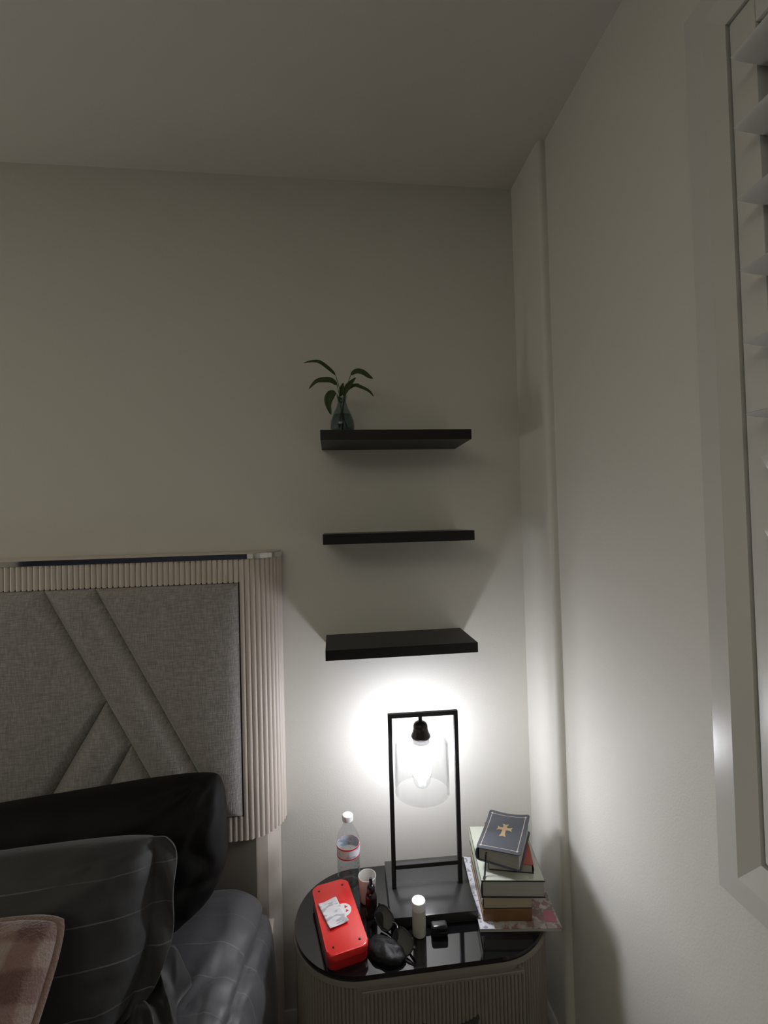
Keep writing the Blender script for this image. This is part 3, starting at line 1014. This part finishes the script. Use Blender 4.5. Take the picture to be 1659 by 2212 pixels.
# local: x to the right along front edge, y to the back
prism('page_block', [(0, 0), (.190, -.002), (.188, .231), (0, .234)], 0, .0062, PAGES, mg)
prism('cover', [(-.0008, -.0008), (.1915, -.003), (.189, .232), (-.0008, .235)], .0063, .0072, MAGCOVER, mg)
prism('cover_margin', [(-.0006, .030), (.018, .030), (.016, .234), (-.0006, .2345)], .00722, .0076, MAGPAPER, mg)
prism('cover_margin', [(-.0006, -.0006), (.034, -.0006), (.034, .016), (.018, .0298), (-.0006, .0298)], .00722, .0076, MAGPAPER, mg)
prism('cover_patch', [(.158, .016), (.186, .012), (.186, .046), (.164, .050)], .00722, .0076, MAGPINK, mg)
z = ZM + .0078
def book(name, label, loc, rz, w, d, h, cover, pages, hard=True, ct=.0018, over=.003, top=None, spine='left', group='books stacked on the magazine'):
    """closed book lying flat; local x right along the near edge, y to the back; spine on the left or right"""
    r = tag(empty(name, loc, rz), label, 'book', group)
    o = over if hard else 0.0
    pb = [(.004, o), (w - o, o), (w - o, d - o), (.004, d - o)]
    if spine == 'right':
        pb = [(w - x, y) for x, y in reversed(pb)]
    if spine == 'front':
        pb = [(.001, .004), (w - .001, .004), (w - .001, d - .001), (.001, d - .001)]
    prism('page_block', pb, ct, h - ct, pages, r)
    lo = rbox('cover_board', 0, w, 0, d, 0, ct - .00005, .0004, cover, r, 1)
    hi = rbox('cover_board', 0, w, 0, d, h - ct + .00005, h, .0004, top or cover, r, 1)
    if spine == 'front':
        rbox('spine', .0002, w - .0002, -.0022, .0035, .0002, h - .0002, .0018, cover, r, 2)
        return r
    n = 8
    P = []
    for k in range(n + 1):
        a = PI / 2 + PI * k / n
        P.append((.004 + (.0035 if hard else .002) * 0 + math.cos(a) * (.0045 if hard else .002), h / 2 + math.sin(a) * h / 2))
    for k in range(n, -1, -1):
        a = PI / 2 + PI * k / n
        P.append((.004 + math.cos(a) * ((.0045 if hard else .002) - ct * .8), h / 2 + math.sin(a) * (h / 2 - ct)))
    if spine == 'right':
        P = [(w - x, zz) for x, zz in P]
    V = [(x, 0.0001, zz) for x, zz in P] + [(x, d - .0001, zz) for x, zz in P]
    m = len(P)
    F = [(i, (i + 1) % m, m + (i + 1) % m, m + i) for i in range(m)]
    for i in range(n):
        F.append((i, i + 1, m - 2 - i, m - 1 - i))
        F.append((m + i, m + i + 1, m + m - 2 - i, m + m - 1 - i))
    obj('spine', V, F, top if (top and spine == 'left') else cover, r, 40)
    return r
RB = math.radians(-7.5)
book('book', 'brown worn paperback at the bottom of the book stack, on the magazine', (-.2500, -.2885, z), RB, .117, .178, .0275, BROWNCOVER, PAGESTAN, False, .0022, spine='front')
# brown spine-side board facing the viewer: the paperback's closed edge
z += .0277
book('book', 'beige book with a dark lower edge, second from the bottom of the stack', (-.2505, -.2880, z), RB, .119, .176, .0260, BLACKCOVER, PAGESTAN, True, .0015, .001, BEIGECOVER)
z += .0262
big = book('book', 'thick hardback in a pale green jacket, widest book of the stack', (-.2525, -.2885, z), math.radians(-8.5), .152, .198, .0405, BLACKCOVER, PAGES, True, .0026, .0025)
prism('dust_jacket', [(.001, .0008), (.151, .0008), (.151, .197), (.001, .197)], .0406, .0411, GREENCOVER, big)
P = []
for k in range(9):
    a = PI / 2 + PI * k / 8
    P.append((.004 + math.cos(a) * .0048, .0204 + math.sin(a) * .0207))
V = [(x, .0012, q) for x, q in P] + [(x, .197, q) for x, q in P]
obj('dust_jacket_spine', V, [(i, i + 1, 10 + i, 9 + i) for i in range(8)], GREENCOVER, big, 60)
z += .0413
book('book', 'thin red hardback with black spine, just beneath the top book', (-.2235, -.2590, z), math.radians(-15), .108, .150, .0215, BLACKCOVER, PAGES, True, .0018, .002, REDCOVER, spine='right')
z += .0217
# the top book: black leather, gold cross
bb = tag(empty('book', (-.2500, -.2500, z + .0016), rot=(math.radians(-.6), math.radians(.4), math.radians(-31.5))),
         'black leather book with gold cross and gold border, topmost on the stack', 'book', 'books stacked on the magazine')
bw, bd, bh = .104, .156, .0285
WEDGE = .0105        # the fore-edge stands higher than the spine
V, F = box_geo(.005, bw - .002, .003, bd - .003, .0012, bh - .0012)
V = [(x, y, q + (WEDGE * x / bw if q > .01 else 0)) for x, y, q in V]
obj('page_block', V, F, PAGES, bb)
def bend(x, y):
    """limp cover: edges lift at far corners, droops at near right"""
    u, v = x / bw, y / bd
    return WEDGE * u + .006 * max(0, v - .55) ** 1.5 * 3 * (abs(2 * u - 1) ** 2) + .004 * (1 - u) * max(0, .3 - v) - .003 * max(0, u - .7) * (1 - v)
def cover_sheet(name, x0, x1, y0, y1, z0, t, material, parent, bz=True, rad=.008):
    """thin bent slab with rounded corners"""
    V, F = [], []
    n = 14
    poly = []
    for cx, cy, a0 in ((x1 - rad, y0 + rad, -PI / 2), (x1 - rad, y1 - rad, 0), (x0 + rad, y1 - rad, PI / 2), (x0 + rad, y0 + rad, PI)):
        for k in range(5):
            a = a0 + PI / 2 * k / 4
            poly.append((cx + rad * math.cos(a), cy + rad * math.sin(a)))
    bm = bmesh.new()
    vs_ = [bm.verts.new((x, y, 0)) for x, y in poly]
    bm.faces.new(vs_)
    for ax, lo, hi in ((0, x0, x1), (1, y0, y1)):
        for k in range(1, n):
            q = lo + (hi - lo) * k / n
            co = (q, 0, 0) if ax == 0 else (0, q, 0)
            no = (1, 0, 0) if ax == 0 else (0, 1, 0)
            bmesh.ops.bisect_plane(bm, geom=list(bm.verts) + list(bm.edges) + list(bm.faces), plane_co=co, plane_no=no)
    for v in bm.verts:
        v.co.z = z0 + (bend(v.co.x, v.co.y) if bz else 0)
    ret = bmesh.ops.extrude_face_region(bm, geom=list(bm.faces))
    for g in ret['geom']:
        if isinstance(g, bmesh.types.BMVert):
            g.co.z += t
    return bm_obj(name, bm, material, parent, 40)
cover_sheet('cover', -.001, bw + .003, -.002, bd + .002, bh - .0010, .0016, BIBLE, bb)
cover_sheet('cover', -.001, bw + .003, -.002, bd + .002, -.0002, .0014, BIBLE, bb, False)
P = []
for k in range(9):
    a = PI / 2 + PI * k / 8
    P.append((.003 + math.cos(a) * .006, bh / 2 + .0003 + math.sin(a) * (bh / 2 + .0003)))
V = [(x, -.001, zz) for x, zz in P] + [(x, bd + .001, zz) for x, zz in P]
F = [(i, i + 1, 10 + i - 1 + 0, 9 + i) for i in range(8)]
F = [(i, i + 1, 9 + i + 1, 9 + i) for i in range(8)] + [tuple(range(9)), tuple(range(9, 18))]
obj('spine', V, F, BIBLE, bb, 50)
def decal(name, poly, material, parent, lift=.0002, t=.00025):
    """flat foil shape following the bent cover"""
    V = [(x, y, bh + .0006 + bend(x, y) + lift) for x, y in poly] + [(x, y, bh + .0006 + bend(x, y) + lift - t) for x, y in poly]
    n = len(poly)
    F = [tuple(range(n)), tuple(range(2 * n - 1, n - 1, -1))] + [(i, (i + 1) % n, n + (i + 1) % n, n + i) for i in range(n)]
    return obj(name, V, F, material, parent)
def strip(name, pts, w, material, parent):
    V, F = [], []
    n = len(pts)
    for i, (x, y) in enumerate(pts):
        x0, y0 = pts[max(i - 1, 0)] if 0 < i else pts[0]
        a, b = pts[max(i - 1, 0)], pts[min(i + 1, n - 1)]
        t = Vector((b[0] - a[0], b[1] - a[1])).normalized()
        nx, ny = -t.y, t.x
        for s in (-1, 1):
            px, py = x + nx * w * s, y + ny * w * s
            V.append((px, py, bh + .0006 + bend(px, py) + .0003))
    for i in range(n - 1):
        F.append((2 * i, 2 * i + 1, 2 * i + 3, 2 * i + 2))
    return obj(name, V, F, material, parent)
m0, m1, m2, m3 = .008, bw - .007, .010, bd - .010
def lin(a, b, n=12):
    return [(a[0] + (b[0] - a[0]) * k / n, a[1] + (b[1] - a[1]) * k / n) for k in range(n + 1)]
for seg_ in (((m0, m2), (m1, m2)), ((m1, m2), (m1, m3)), ((m1, m3), (m0, m3)), ((m0, m3), (m0, m2))):
    strip('border_line', lin(*seg_), .0009, PALEGOLD, bb)
for cx, cy in ((m0, m2), (m1, m2), (m1, m3), (m0, m3)):
    decal('corner_ornament', [(cx - .004, cy), (cx, cy - .004), (cx + .004, cy), (cx, cy + .004)], PALEGOLD, bb, .0004)
# cross with flared ends
ccx, ccy = bw * .50, bd * .53
def flare(dx, dy, L, w0, w1):
    px, py = -dy, dx
    return [(ccx + px * w0, ccy + py * w0), (ccx + dx * L * .6 + px * w0, ccy + dy * L * .6 + py * w0), (ccx + dx * L + px * w1, ccy + dy * L + py * w1), (ccx + dx * (L - .003), ccy + dy * (L - .003)),
            (ccx + dx * L - px * w1, ccy + dy * L - py * w1), (ccx + dx * L * .6 - px * w0, ccy + dy * L * .6 - py * w0), (ccx - px * w0, ccy - py * w0)]
ccy += .006
V, F = [], []
for dx, dy, L in ((0, 1, .021), (0, -1, .033), (1, 0, .020), (-1, 0, .020)):
    poly = flare(dx, dy, L, .0050, .0085)
    b0 = len(V)
    V += [(x, y, bh + .0006 + bend(x, y) + .0006) for x, y in poly]
    F.append(tuple(range(b0, b0 + len(poly))))
obj('gold_cross', V, F, GOLD, bb)
# ribbon marker hanging from the page block to the book below
tube_pts = []
o = obj('ribbon_marker', [(.0215, -.0045, .020), (.0255, -.0045, .020), (.0215, -.0060, .004), (.0255, -.0060, .004), (.0215, -.0160, -.0205), (.0255, -.0160, -.0205), (.0215, -.0300, -.0225), (.0255, -.0300, -.0225),
                          (.0215, .004, .021), (.0255, .004, .021)],
        [(8, 9, 1, 0), (0, 1, 3, 2), (2, 3, 5, 4), (4, 5, 7, 6)], RIBBON, bb)
sm = o.modifiers.new('thickness', 'SOLIDIFY')
sm.thickness = .0008

# ================================================================ HEADBOARD
HBF = -0.098          # front plane of the fluted frame
HBX1 = -0.8375        # where the end starts to curve back
HBR = 0.094
HBXC = -1.592         # centre line of the bed
HB_TOP, HB_BOT = 1.4545, 0.706
def hb_outline(off=0.0, n=14):
    """plan outline of the headboard from the far (left) wall end round the front to the right wall end"""
    P = []
    r = HBR + off
    cy = HBF + HBR
    for k in range(n + 1):
        a = PI + (PI / 2) * k / n
        P.append((2 * HBXC - HBX1 + r * math.cos(a), cy + r * math.sin(a)))
    for k in range(n + 1):
        a = -PI / 2 + (PI / 2) * k / n
        P.append((HBX1 + r * math.cos(a), cy + r * math.sin(a)))
    return P
hb = tag(empty('headboard', (HBXC, 0, 0)), 'taupe fluted headboard with chrome top trim and grey quilted panels', 'headboard')
def hchild(o):
    o.matrix_parent_inverse = Matrix.Translation(-Vector(hb.location))
    return o
ol = hb_outline(0)
hchild(prism('frame_core', ol, HB_BOT, HB_TOP, TAUPE, hb))
hchild(prism('chrome_trim', hb_outline(.009, 20), HB_TOP + .0004, HB_TOP + .0135, CHROME, hb, .0008, 1))
hchild(prism('top_cap', hb_outline(.004, 20), HB_TOP + .0136, HB_TOP + .0175, TAUPE, hb, .0008, 1))
# ribs, one object each
PADX1 = -0.8425
PADX0 = 2 * HBXC - PADX1
PADZ0, PADZ1 = 0.772, 1.3905
PIT = 0.01395
def rib_mesh(name, z0, z1, r=.0062, n=7):
    V, F = [], []
    for z in (z0, z1):
        for k in range(n):
            a = PI * k / (n - 1)
            V.append((r * 1.1 * math.cos(a), -r * math.sin(a), z))
    for k in range(n - 1):
        F.append((k, k + 1, n + k + 1, n + k))
    F += [tuple(range(n)), tuple(range(n, 2 * n)), (0, n, 2 * n - 1, n - 1)]
    me = bpy.data.meshes.new(name)
    me.from_pydata(V, [], F)
    bm = bmesh.new()
    bm.from_mesh(me)
    bmesh.ops.recalc_face_normals(bm, faces=bm.faces)
    bm.to_mesh(me)
    bm.free()
    me.materials.append(TAUPE)
    me.polygons.foreach_set('use_smooth', [True] * len(me.polygons))
    me.set_sharp_from_angle(angle=math.radians(50))
    return me
RIB_LONG = rib_mesh('rib_long', HB_BOT + .001, HB_TOP)
RIB_TOP = rib_mesh('rib_short', PADZ1 + .001, HB_TOP)
RIB_LOW = rib_mesh('rib_low', HB_BOT + .001, PADZ0 - .001)
def add_rib(me, x, y, a):
    o = link('rib', me, None, hb)
    o.location = (x, y, 0)
    o.rotation_euler = (0, 0, a)
    hchild(o)
cy_ = HBF + HBR
arc = HBR * PI / 2
na = int(arc / PIT)
for side in (1, -1):
    for k in range(na + 1):
        a = (k + .25) * PIT / HBR
        if a > PI / 2:
            continue
        x = HBX1 + HBR * math.sin(a)
        y = cy_ - HBR * math.cos(a)
        if side == 1:
            add_rib(RIB_LONG, x, y, a)
        else:
            add_rib(RIB_LONG, 2 * HBXC - x, y, -a)
x = HBX1 - PIT * .75
while x > 2 * HBXC - HBX1:
    if x > HBXC - .95:
        if PADX0 - .004 < x < PADX1 + .004:
            add_rib(RIB_TOP, x, HBF, 0)
            if x > -1.02:
                add_rib(RIB_LOW, x, HBF, 0)
        else:
            add_rib(RIB_LONG, x, HBF, 0)
    x -= PIT
hchild(boxes('shadow_gap', [(PADX0 - .002, PADX1 + .0035, HBF - .0035, HBF + .002, PADZ0 - .003, PADZ1 + .0035)], BLACKMETAL, hb))
# quilted panels: convex polygons in (x, z), padded outwards
def poly_clip(poly, p, n):
    """keep the side where (q-p).n >= 0"""
    out = []
    for i in range(len(poly)):
        a, b = Vector(poly[i]), Vector(poly[(i + 1) % len(poly)])
        da, db = (a - p).dot(n), (b - p).dot(n)
        if da >= 0:
            out.append(a)
        if (da > 0 > db) or (da < 0 < db):
            out.append(a + (b - a) * (da / (da - db)))
    return out
def inset(poly, d):
    P = [Vector(p) for p in poly]
    res = P
    cx = sum((p for p in P), Vector((0, 0))) / len(P)
    for i in range(len(P)):
        a, b = P[i], P[(i + 1) % len(P)]
        e = (b - a).normalized()
        n = Vector((-e.y, e.x))
        if (cx - a).dot(n) < 0:
            n = -n
        res = poly_clip(res, a + n * d, n)
        if len(res) < 3:
            return None
    return res
def dense(poly, step=.03):
    out = []
    for i in range(len(poly)):
        a, b = Vector(poly[i]), Vector(poly[(i + 1) % len(poly)])
        k = max(1, int((b - a).length / step))
        for j in range(k):
            out.append(a + (b - a) * j / k)
    return out
PADD = 0.020
def padded(poly):
    """height field over the polygon by distance to its edges"""
    P = [Vector(p) for p in poly]
    x0, x1 = min(p.x for p in P), max(p.x for p in P)
    z0, z1 = min(p.y for p in P), max(p.y for p in P)
    bm = bmesh.new()
    f = bm.faces.new([bm.verts.new((p.x, 0, p.y)) for p in P])
    levels = (.0015, .004, .008, .014, .022, .034, .05, .075, .11)
    for d in levels:
        for i in range(len(P)):
            a, b = P[i], P[(i + 1) % len(P)]
            e = (b - a).normalized()
            n = Vector((-e.y, e.x))
            cx = sum((p for p in P), Vector((0, 0))) / len(P)
            if (cx - a).dot(n) < 0:
                n = -n
            q = a + n * d
            bmesh.ops.bisect_plane(bm, geom=list(bm.verts) + list(bm.edges) + list(bm.faces), plane_co=(q.x, 0, q.y), plane_no=(n.x, 0, n.y))
    step = .06
    for ax, lo, hi in ((0, x0, x1), (2, z0, z1)):
        k = 1
        while lo + k * step < hi:
            q = lo + k * step
            co = (q, 0, 0) if ax == 0 else (0, 0, q)
            no = (1, 0, 0) if ax == 0 else (0, 0, 1)
            bmesh.ops.bisect_plane(bm, geom=list(bm.verts) + list(bm.edges) + list(bm.faces), plane_co=co, plane_no=no)
            k += 1
    for v in bm.verts:
        dmin = 1e9
        for i in range(len(P)):
            a, b = P[i], P[(i + 1) % len(P)]
            e = (b - a).normalized()
            n = Vector((-e.y, e.x))
            dmin = min(dmin, abs((Vector((v.co.x, v.co.z)) - a).dot(n)))
        h = PADD * (1 - math.exp(-dmin / .010)) + .013 * (1 - math.exp(-dmin / .075))
        v.co.y = HBF - .003 - h
    o = bm_obj('quilted_panel', bm, GREYPAD, hb, 70)
    return hchild(o)
RECT = [Vector((PADX0, PADZ0)), Vector((PADX1, PADZ0)), Vector((PADX1, PADZ1)), Vector((PADX0, PADZ1))]
# seams measured on the panel plane (x, z)
S1a, S1b = Vector((-1.3145, 1.3600)), Vector((-1.0570, 0.8570))
S2a, S2b = Vector((-1.1900, 1.3600)), Vector((-0.9430, 0.8720))
S3a, S3b = Vector((-1.1900, 1.0830)), Vector((-1.3270, 0.8490))
S4a, S4b = Vector((-1.1260, 0.9720)), Vector((-1.1910, 0.8560))
def side(poly, a, b, right=True):
    d = (b - a).normalized()
    n = Vector((-d.y, d.x)) if right else Vector((d.y, -d.x))
    return poly_clip(poly, a, n)
HALF = poly_clip(RECT, Vector((HBXC, 0)), Vector((1, 0)))
g = .0
right_of_2 = side(HALF, S2a, S2b, True)
between = side(side(HALF, S2a, S2b, False), S1a, S1b, True)
left1 = side(HALF, S1a, S1b, False)
d3 = (S3b - S3a)
lowD = side(left1, S3a, S3b, True)
upA = side(left1, S3a, S3b, False)
def has(poly, p):
    c = sum(poly, Vector((0, 0))) / len(poly)
    return c
# which side of seam 3 / 4 is the lower triangle
if has(lowD, 0).y > has(upA, 0).y:
    lowD, upA = upA, lowD
sD = side(lowD, S4a, S4b, True)
sE = side(lowD, S4a, S4b, False)
polys = [right_of_2, between, upA, sD, sE]
for pset in polys:
    if len(pset) >= 3:
        padded(pset)
        mp_ = [Vector((2 * HBXC - p.x, p.y)) for p in reversed(pset)]
        padded(mp_)
# legs below the fluted frame
for sgn in (1, -1):
    def mx_(p):
        return p if sgn == 1 else (2 * HBXC - p[0], p[1])
    lp = [(-.900, -.004), (-.900, -.062), (-.8145, -.062), (-.7860, -.055), (-.7620, -.022), (-.7560, -.004)]
    lp = [mx_(p) for p in lp]
    if sgn == -1:
        lp = lp[::-1]
    hchild(prism('leg', lp, 0, HB_BOT - .0004, TAUPE, hb, smooth=20))
    ip = [(-.99, -.0625), (-.99, -.080), (-.8130, -.080), (-.8130, -.0625)]
    ip = [mx_(p) for p in ip]
    if sgn == -1:
        ip = ip[::-1]
    hchild(prism('leg_panel', ip, .20, HB_BOT - .0004, BLACKSHELF if False else TAUPE2, hb, smooth=20))

# ================================================================ BED
bed = tag(empty('bed_frame', (HBXC, -1.1, 0)), 'taupe bed frame with a flat side rail under the mattress', 'bed')
def bchild(o):
    o.matrix_parent_inverse = Matrix.Translation(-Vector(bed.location))
    return o
bchild(rbox('side_rail', -.790, -.7655, -2.15, -.102, .20, .497, .003, TAUPE, bed))
bchild(rbox('side_rail', 2 * HBXC + .7655, 2 * HBXC + .790, -2.15, -.102, .20, .497, .003, TAUPE, bed))
bchild(rbox('foot_rail', 2 * HBXC + .790, -.790, -2.15, -2.125, .20, .40, .003, TAUPE, bed))
bchild(rbox('slat_deck', 2 * HBXC + .791, -.791, -2.124, -.104, .22, .245, .002, TAUPE2, bed))
for sx in (1, -1):
    for y in (-.16, -2.09):
        xx = HBXC + sx * .74
        bchild(rbox('foot', xx - .03, xx + .03, y - .03, y + .03, 0, .2195, .003, BLACKMETAL, bed))
# mattress in its charcoal pinstriped sheet; soft rounded profile
MX1 = -0.7945
MX0 = 2 * HBXC - MX1
MZ0, MZ1 = 0.246, 0.622
def mattress():
    """sheet draped over the mattress and down past the side rails (open below)"""
    ny = 120
    half = (-0.752 - HBXC)
    prof = [(half - .004, .17), (half, .24), (half + .002, .31), (half + .001, .38), (half - .003, .43)]
    for k in range(1, 29):
        a = PI / 2 * k / 28
        prof.append((half - .118 + .114 * math.cos(a), .455 + (MZ1 - .455) * math.sin(a) ** .92))
    for k in range(1, 29):
        q = (k / 28) ** 1.7
        prof.append(((half - .118) * (1 - q), MZ1 + .012 * math.sin(PI * q)))
    full = prof + [(-x, z) for x, z in reversed(prof[:-1])]
    V, F = [], []
    m = len(full)
    y0, y1 = -.116, -2.10
    for j in range(ny + 1):
        t = j / ny
        y = y0 + (y1 - y0) * t ** 1.6
        dh = min(1, (y0 - y) / .10)
        k = math.sqrt(max(0, 1 - (1 - dh) ** 2))
        for x, z in full:
            zz = z if z < .35 else .35 + (z - .35) * (.86 + .14 * k)
            xx = x * (1 - .020 * (1 - k))
            wob = .006 * noise.noise(Vector((x * 5, y * 6, z * 5))) + .004 * noise.noise(Vector((x * 14, y * 17, z * 10 + 3)))
            if abs(x) > half - .10:
                wob += .0042 * math.sin(40 * (y * .8 + z * .9) + 3 * noise.noise(Vector((y * 6, z * 6, 0)))) * smoothstep(-.16, -.34, y)
            # folds pulled towards the bunched pillowcase, and the seam groove along the shoulder
            dx, dy = HBXC + x + .885, y + .46
            d = math.hypot(dx, dy)
            if dx > -.03:
                wob += .0060 * math.sin(math.atan2(dy, dx + .03) * 12 + 2.0 * noise.noise(Vector((x * 8, y * 8, 4)))) * math.exp(-d / .16) * min(1, d / .03)
            ax_ = abs(x) - (half - .118)
            if ax_ > 0 and z > .44:
                sa = math.atan2((z - .455) / (MZ1 - .455), ax_ / .114)
                g_ = math.exp(-((sa - .62 - .35 * smoothstep(-.12, -.5, y)) / .075) ** 2) * (1 - smoothstep(-.45, -.75, y))
                xx -= .011 * g_ * (1 if x > 0 else -1)
                zz -= .007 * g_
            V.append((HBXC + xx + (wob * (1 if x > 0 else -1) if z < .60 else 0), y, zz + (wob if z >= .55 else 0)))
    for j in range(ny):
        for i in range(m - 1):
            F.append((j * m + i, j * m + i + 1, (j + 1) * m + i + 1, (j + 1) * m + i))
    # closed head end: fan strips between mirrored points
    for i in range(5, m // 2):
        F.append((i, i + 1, m - 2 - i, m - 1 - i)) if i + 1 < m - 2 - i else None
    return V, F
mt = tag(empty('mattress', (HBXC, -1.1, MZ0)), 'mattress in a charcoal sheet with thin pale lines, edge facing the nightstand', 'mattress')
V, F = mattress()
o = obj('fitted_sheet', V, F, SHEET, mt, 60)
o.matrix_parent_inverse = Matrix.Translation(-Vector(mt.location))
sm = o.modifiers.new('thickness', 'SOLIDIFY')
sm.thickness = .003
sm.offset = -1
o = rbox('mattress_core', MX0 + .004, MX1 - .004, -2.085, -.150, MZ0 + .0005, .585, .06, WHITESHEET, mt, 4)
o.matrix_parent_inverse = Matrix.Translation(-Vector(mt.location))
# ================================================================ PILLOWS
def pillow_mesh(w, h, t, seed, wr=.010, pinch=.05, n=56, flat=3.6, soft_lr=0.0, folds=0.0, ex=.36, flap=1.0):
    """closed pillow: local x width, local y height, local z thickness (front positive).
    soft_lr rounds the lower right corner; folds adds creases along the right-hand end"""
    def surf(u, v, s):
        uu = min(1.0, abs(u) / flap) if u > 0 else abs(u)
        e = max(0.0, (1 - uu ** flat)) * max(0.0, (1 - abs(v) ** flat))
        th = t / 2 * e ** ex
        if flap < 1 and u > 0:
            th += .0035 + .010 * smoothstep(flap, 1, u) * math.sin(9 * v + 30 * (u - flap)) * s
        px = w / 2 * u * (1 - pinch * (1 - v * v) * abs(u) ** 2)
        py = h / 2 * v * (1 - pinch * (1 - u * u) * abs(v) ** 2)
        k = (abs(u) * abs(v)) ** 4
        px *= 1 - .075 * k
        py *= 1 - .095 * k
        if u > 0 and v < 0 and soft_lr:
            q = (u * -v) ** 1.6
            px -= soft_lr * q
            py += soft_lr * .55 * q
        nz = noise.fractal(Vector((px * 7 + seed, py * 7, s * 2.0)), 1.0, 2.0, 3)
        cr = 0
        for cu in (-1, 1):
            for cv in (-1, 1):
                dx, dy = u - cu, v - cv
                d = math.hypot(dx, dy)
                cr += math.sin(math.atan2(dy, dx) * 15 + seed * 3 + cu + 2 * cv) * math.exp(-d * 2.4) * min(1, d * 3)
        if folds:
            # lengthwise creases near the right-hand end
            kk = smoothstep(.50, .78, u)
            cr += folds * kk * math.sin(26 * u + 2.2 * math.sin(3 * v + seed) + 5 * noise.noise(Vector((u * 3, v * 3, seed))))
            cr += folds * 1.2 * kk * math.exp(-((v + .28 - .2 * (1 - u)) / .06) ** 2) * -1.5
        edge = min(1, e * 5)
        z = s * (th + wr * nz * edge + wr * .75 * cr * edge)
        return (px, py, z)
    V, F = [], []
    idx = {}
    for s in (1, -1):
        for j in range(n + 1):
            for i in range(n + 1):
                u = math.sin((-1 + 2 * i / n) * PI / 2)
                v = math.sin((-1 + 2 * j / n) * PI / 2)
                if s == -1 and (i in (0, n) or j in (0, n)):
                    idx[(s, i, j)] = idx[(1, i, j)]
                    continue
                idx[(s, i, j)] = len(V)
                V.append(surf(u, v, s))
    for s in (1, -1):
        for j in range(n):
            for i in range(n):
                F.append((idx[(s, i, j)], idx[(s, i + 1, j)], idx[(s, i + 1, j + 1)], idx[(s, i, j + 1)]))
    return V, F
def lean(cx, y_top, z_top, y_bot, z_bot, rz=0.0, ry=0.0):
    """matrix: local x along world x, local y from bottom to top, local z towards the room"""
    upv = Vector((0, y_top - y_bot, z_top - z_bot)).normalized()
    xv = Vector((1, 0, 0))
    nz = xv.cross(upv)
    M = Matrix((xv, upv, nz)).transposed().to_4x4()
    R = Matrix.Rotation(rz, 4, 'Z') @ M @ Matrix.Rotation(ry, 4, 'Z')
    R.translation = Vector((cx, (y_top + y_bot) / 2, (z_top + z_bot) / 2))
    return R
V, F = pillow_mesh(.70, .345, .19, 1.7, .010, .03, soft_lr=.075, folds=.55)
o = obj('pillow', V, F, BLACKSATIN, None, 70)
o.matrix_world = lean(-1.188, -.228, .945, -.300, .600, 0, math.radians(4.5))
tag(o, 'plain black pillow propped upright against the grey headboard', 'pillow', 'bed pillows')
# pinstriped pillow; its case has a loose open end that ends in a bunched hem
pw = empty('pillow', (-1.2, -.48, .66))
tag(pw, 'charcoal pinstriped pillow with a bunched open hem, leaning on the black pillow', 'pillow', 'bed pillows')
V, F = pillow_mesh(.680, .345, .18, 5.2, .009, .025, folds=.40, flap=.86, soft_lr=.075)
o = obj('pillow_body', V, F, PILLOWSTRIPE, pw, 70)
o.matrix_parent_inverse = Matrix.Translation(-Vector(pw.location))
o.matrix_basis = lean(-1.236, -.402, .930, -.530, .612, 0, math.radians(1.5))
# bunched hem lying on the sheet
V, F = [], []
nu, nv = 110, 60
for j in range(nv + 1):
    v = j / nv
    for i in range(nu + 1):
        u = i / nu
        y = -.405 - .30 * u
        xl = -1.005 + .045 * u
        x = xl + (.112 - .010 * math.sin(5 * u)) * v
        hump = math.sin(PI * (.06 + .94 * v)) ** .6
        ph = 34 * u - 7.5 * v + 3.2 * noise.noise(Vector((u * 5, v * 3, 1.0)))
        ridge = (.5 + .5 * math.sin(ph)) ** 2.2
        z_ = MZ1 + .006 + hump * (.048 * (1 - .3 * u) + .046 * ridge * (.6 + .5 * noise.noise(Vector((u * 7, v * 5, 3.0)))) + .035 * math.exp(-(u / .12) ** 2))
        x += .010 * math.sin(ph * .5) * v
        V.append((x - pw.location.x, y + .008 * math.sin(9 * v + 4 * u) - pw.location.y, z_ - pw.location.z))
for j in range(nv):
    for i in range(nu):
        q = j * (nu + 1) + i
        F.append((q, q + 1, q + nu + 2, q + nu + 1))
o = obj('case_hem', V, F, SATINHEM, pw, 70)
sm = o.modifiers.new('thickness', 'SOLIDIFY')
sm.thickness = .002
# plush cushion
cu = empty('cushion', (0, 0, 0))
cu.matrix_world = lean(-1.243, -.548, .895, -.803, .670, 0, math.radians(1))
tag(cu, 'brown and pink plaid plush cushion at the front of the pillows', 'cushion')
V, F = pillow_mesh(.42, .36, .12, 9.1, .005, .04, flat=2.8)
obj('cushion_body', V, F, PLAID, cu, 70)
rim = []
for k in range(120):
    q = 4 * k / 120
    e, f_ = int(q), q - int(q)
    u, v = [(-1 + 2 * f_, -1), (1, -1 + 2 * f_), (1 - 2 * f_, 1), (-1, 1 - 2 * f_)][e]
    px = .21 * u * (1 - .04 * (1 - v * v))
    py = .18 * v * (1 - .04 * (1 - u * u))
    kk = (abs(u) * abs(v)) ** 4
    rim.append((px * (1 - .075 * kk), py * (1 - .095 * kk), 0))
rim.append(rim[0])
tube('piping', rim, .0075, PLAIDEDGE, cu, 8)
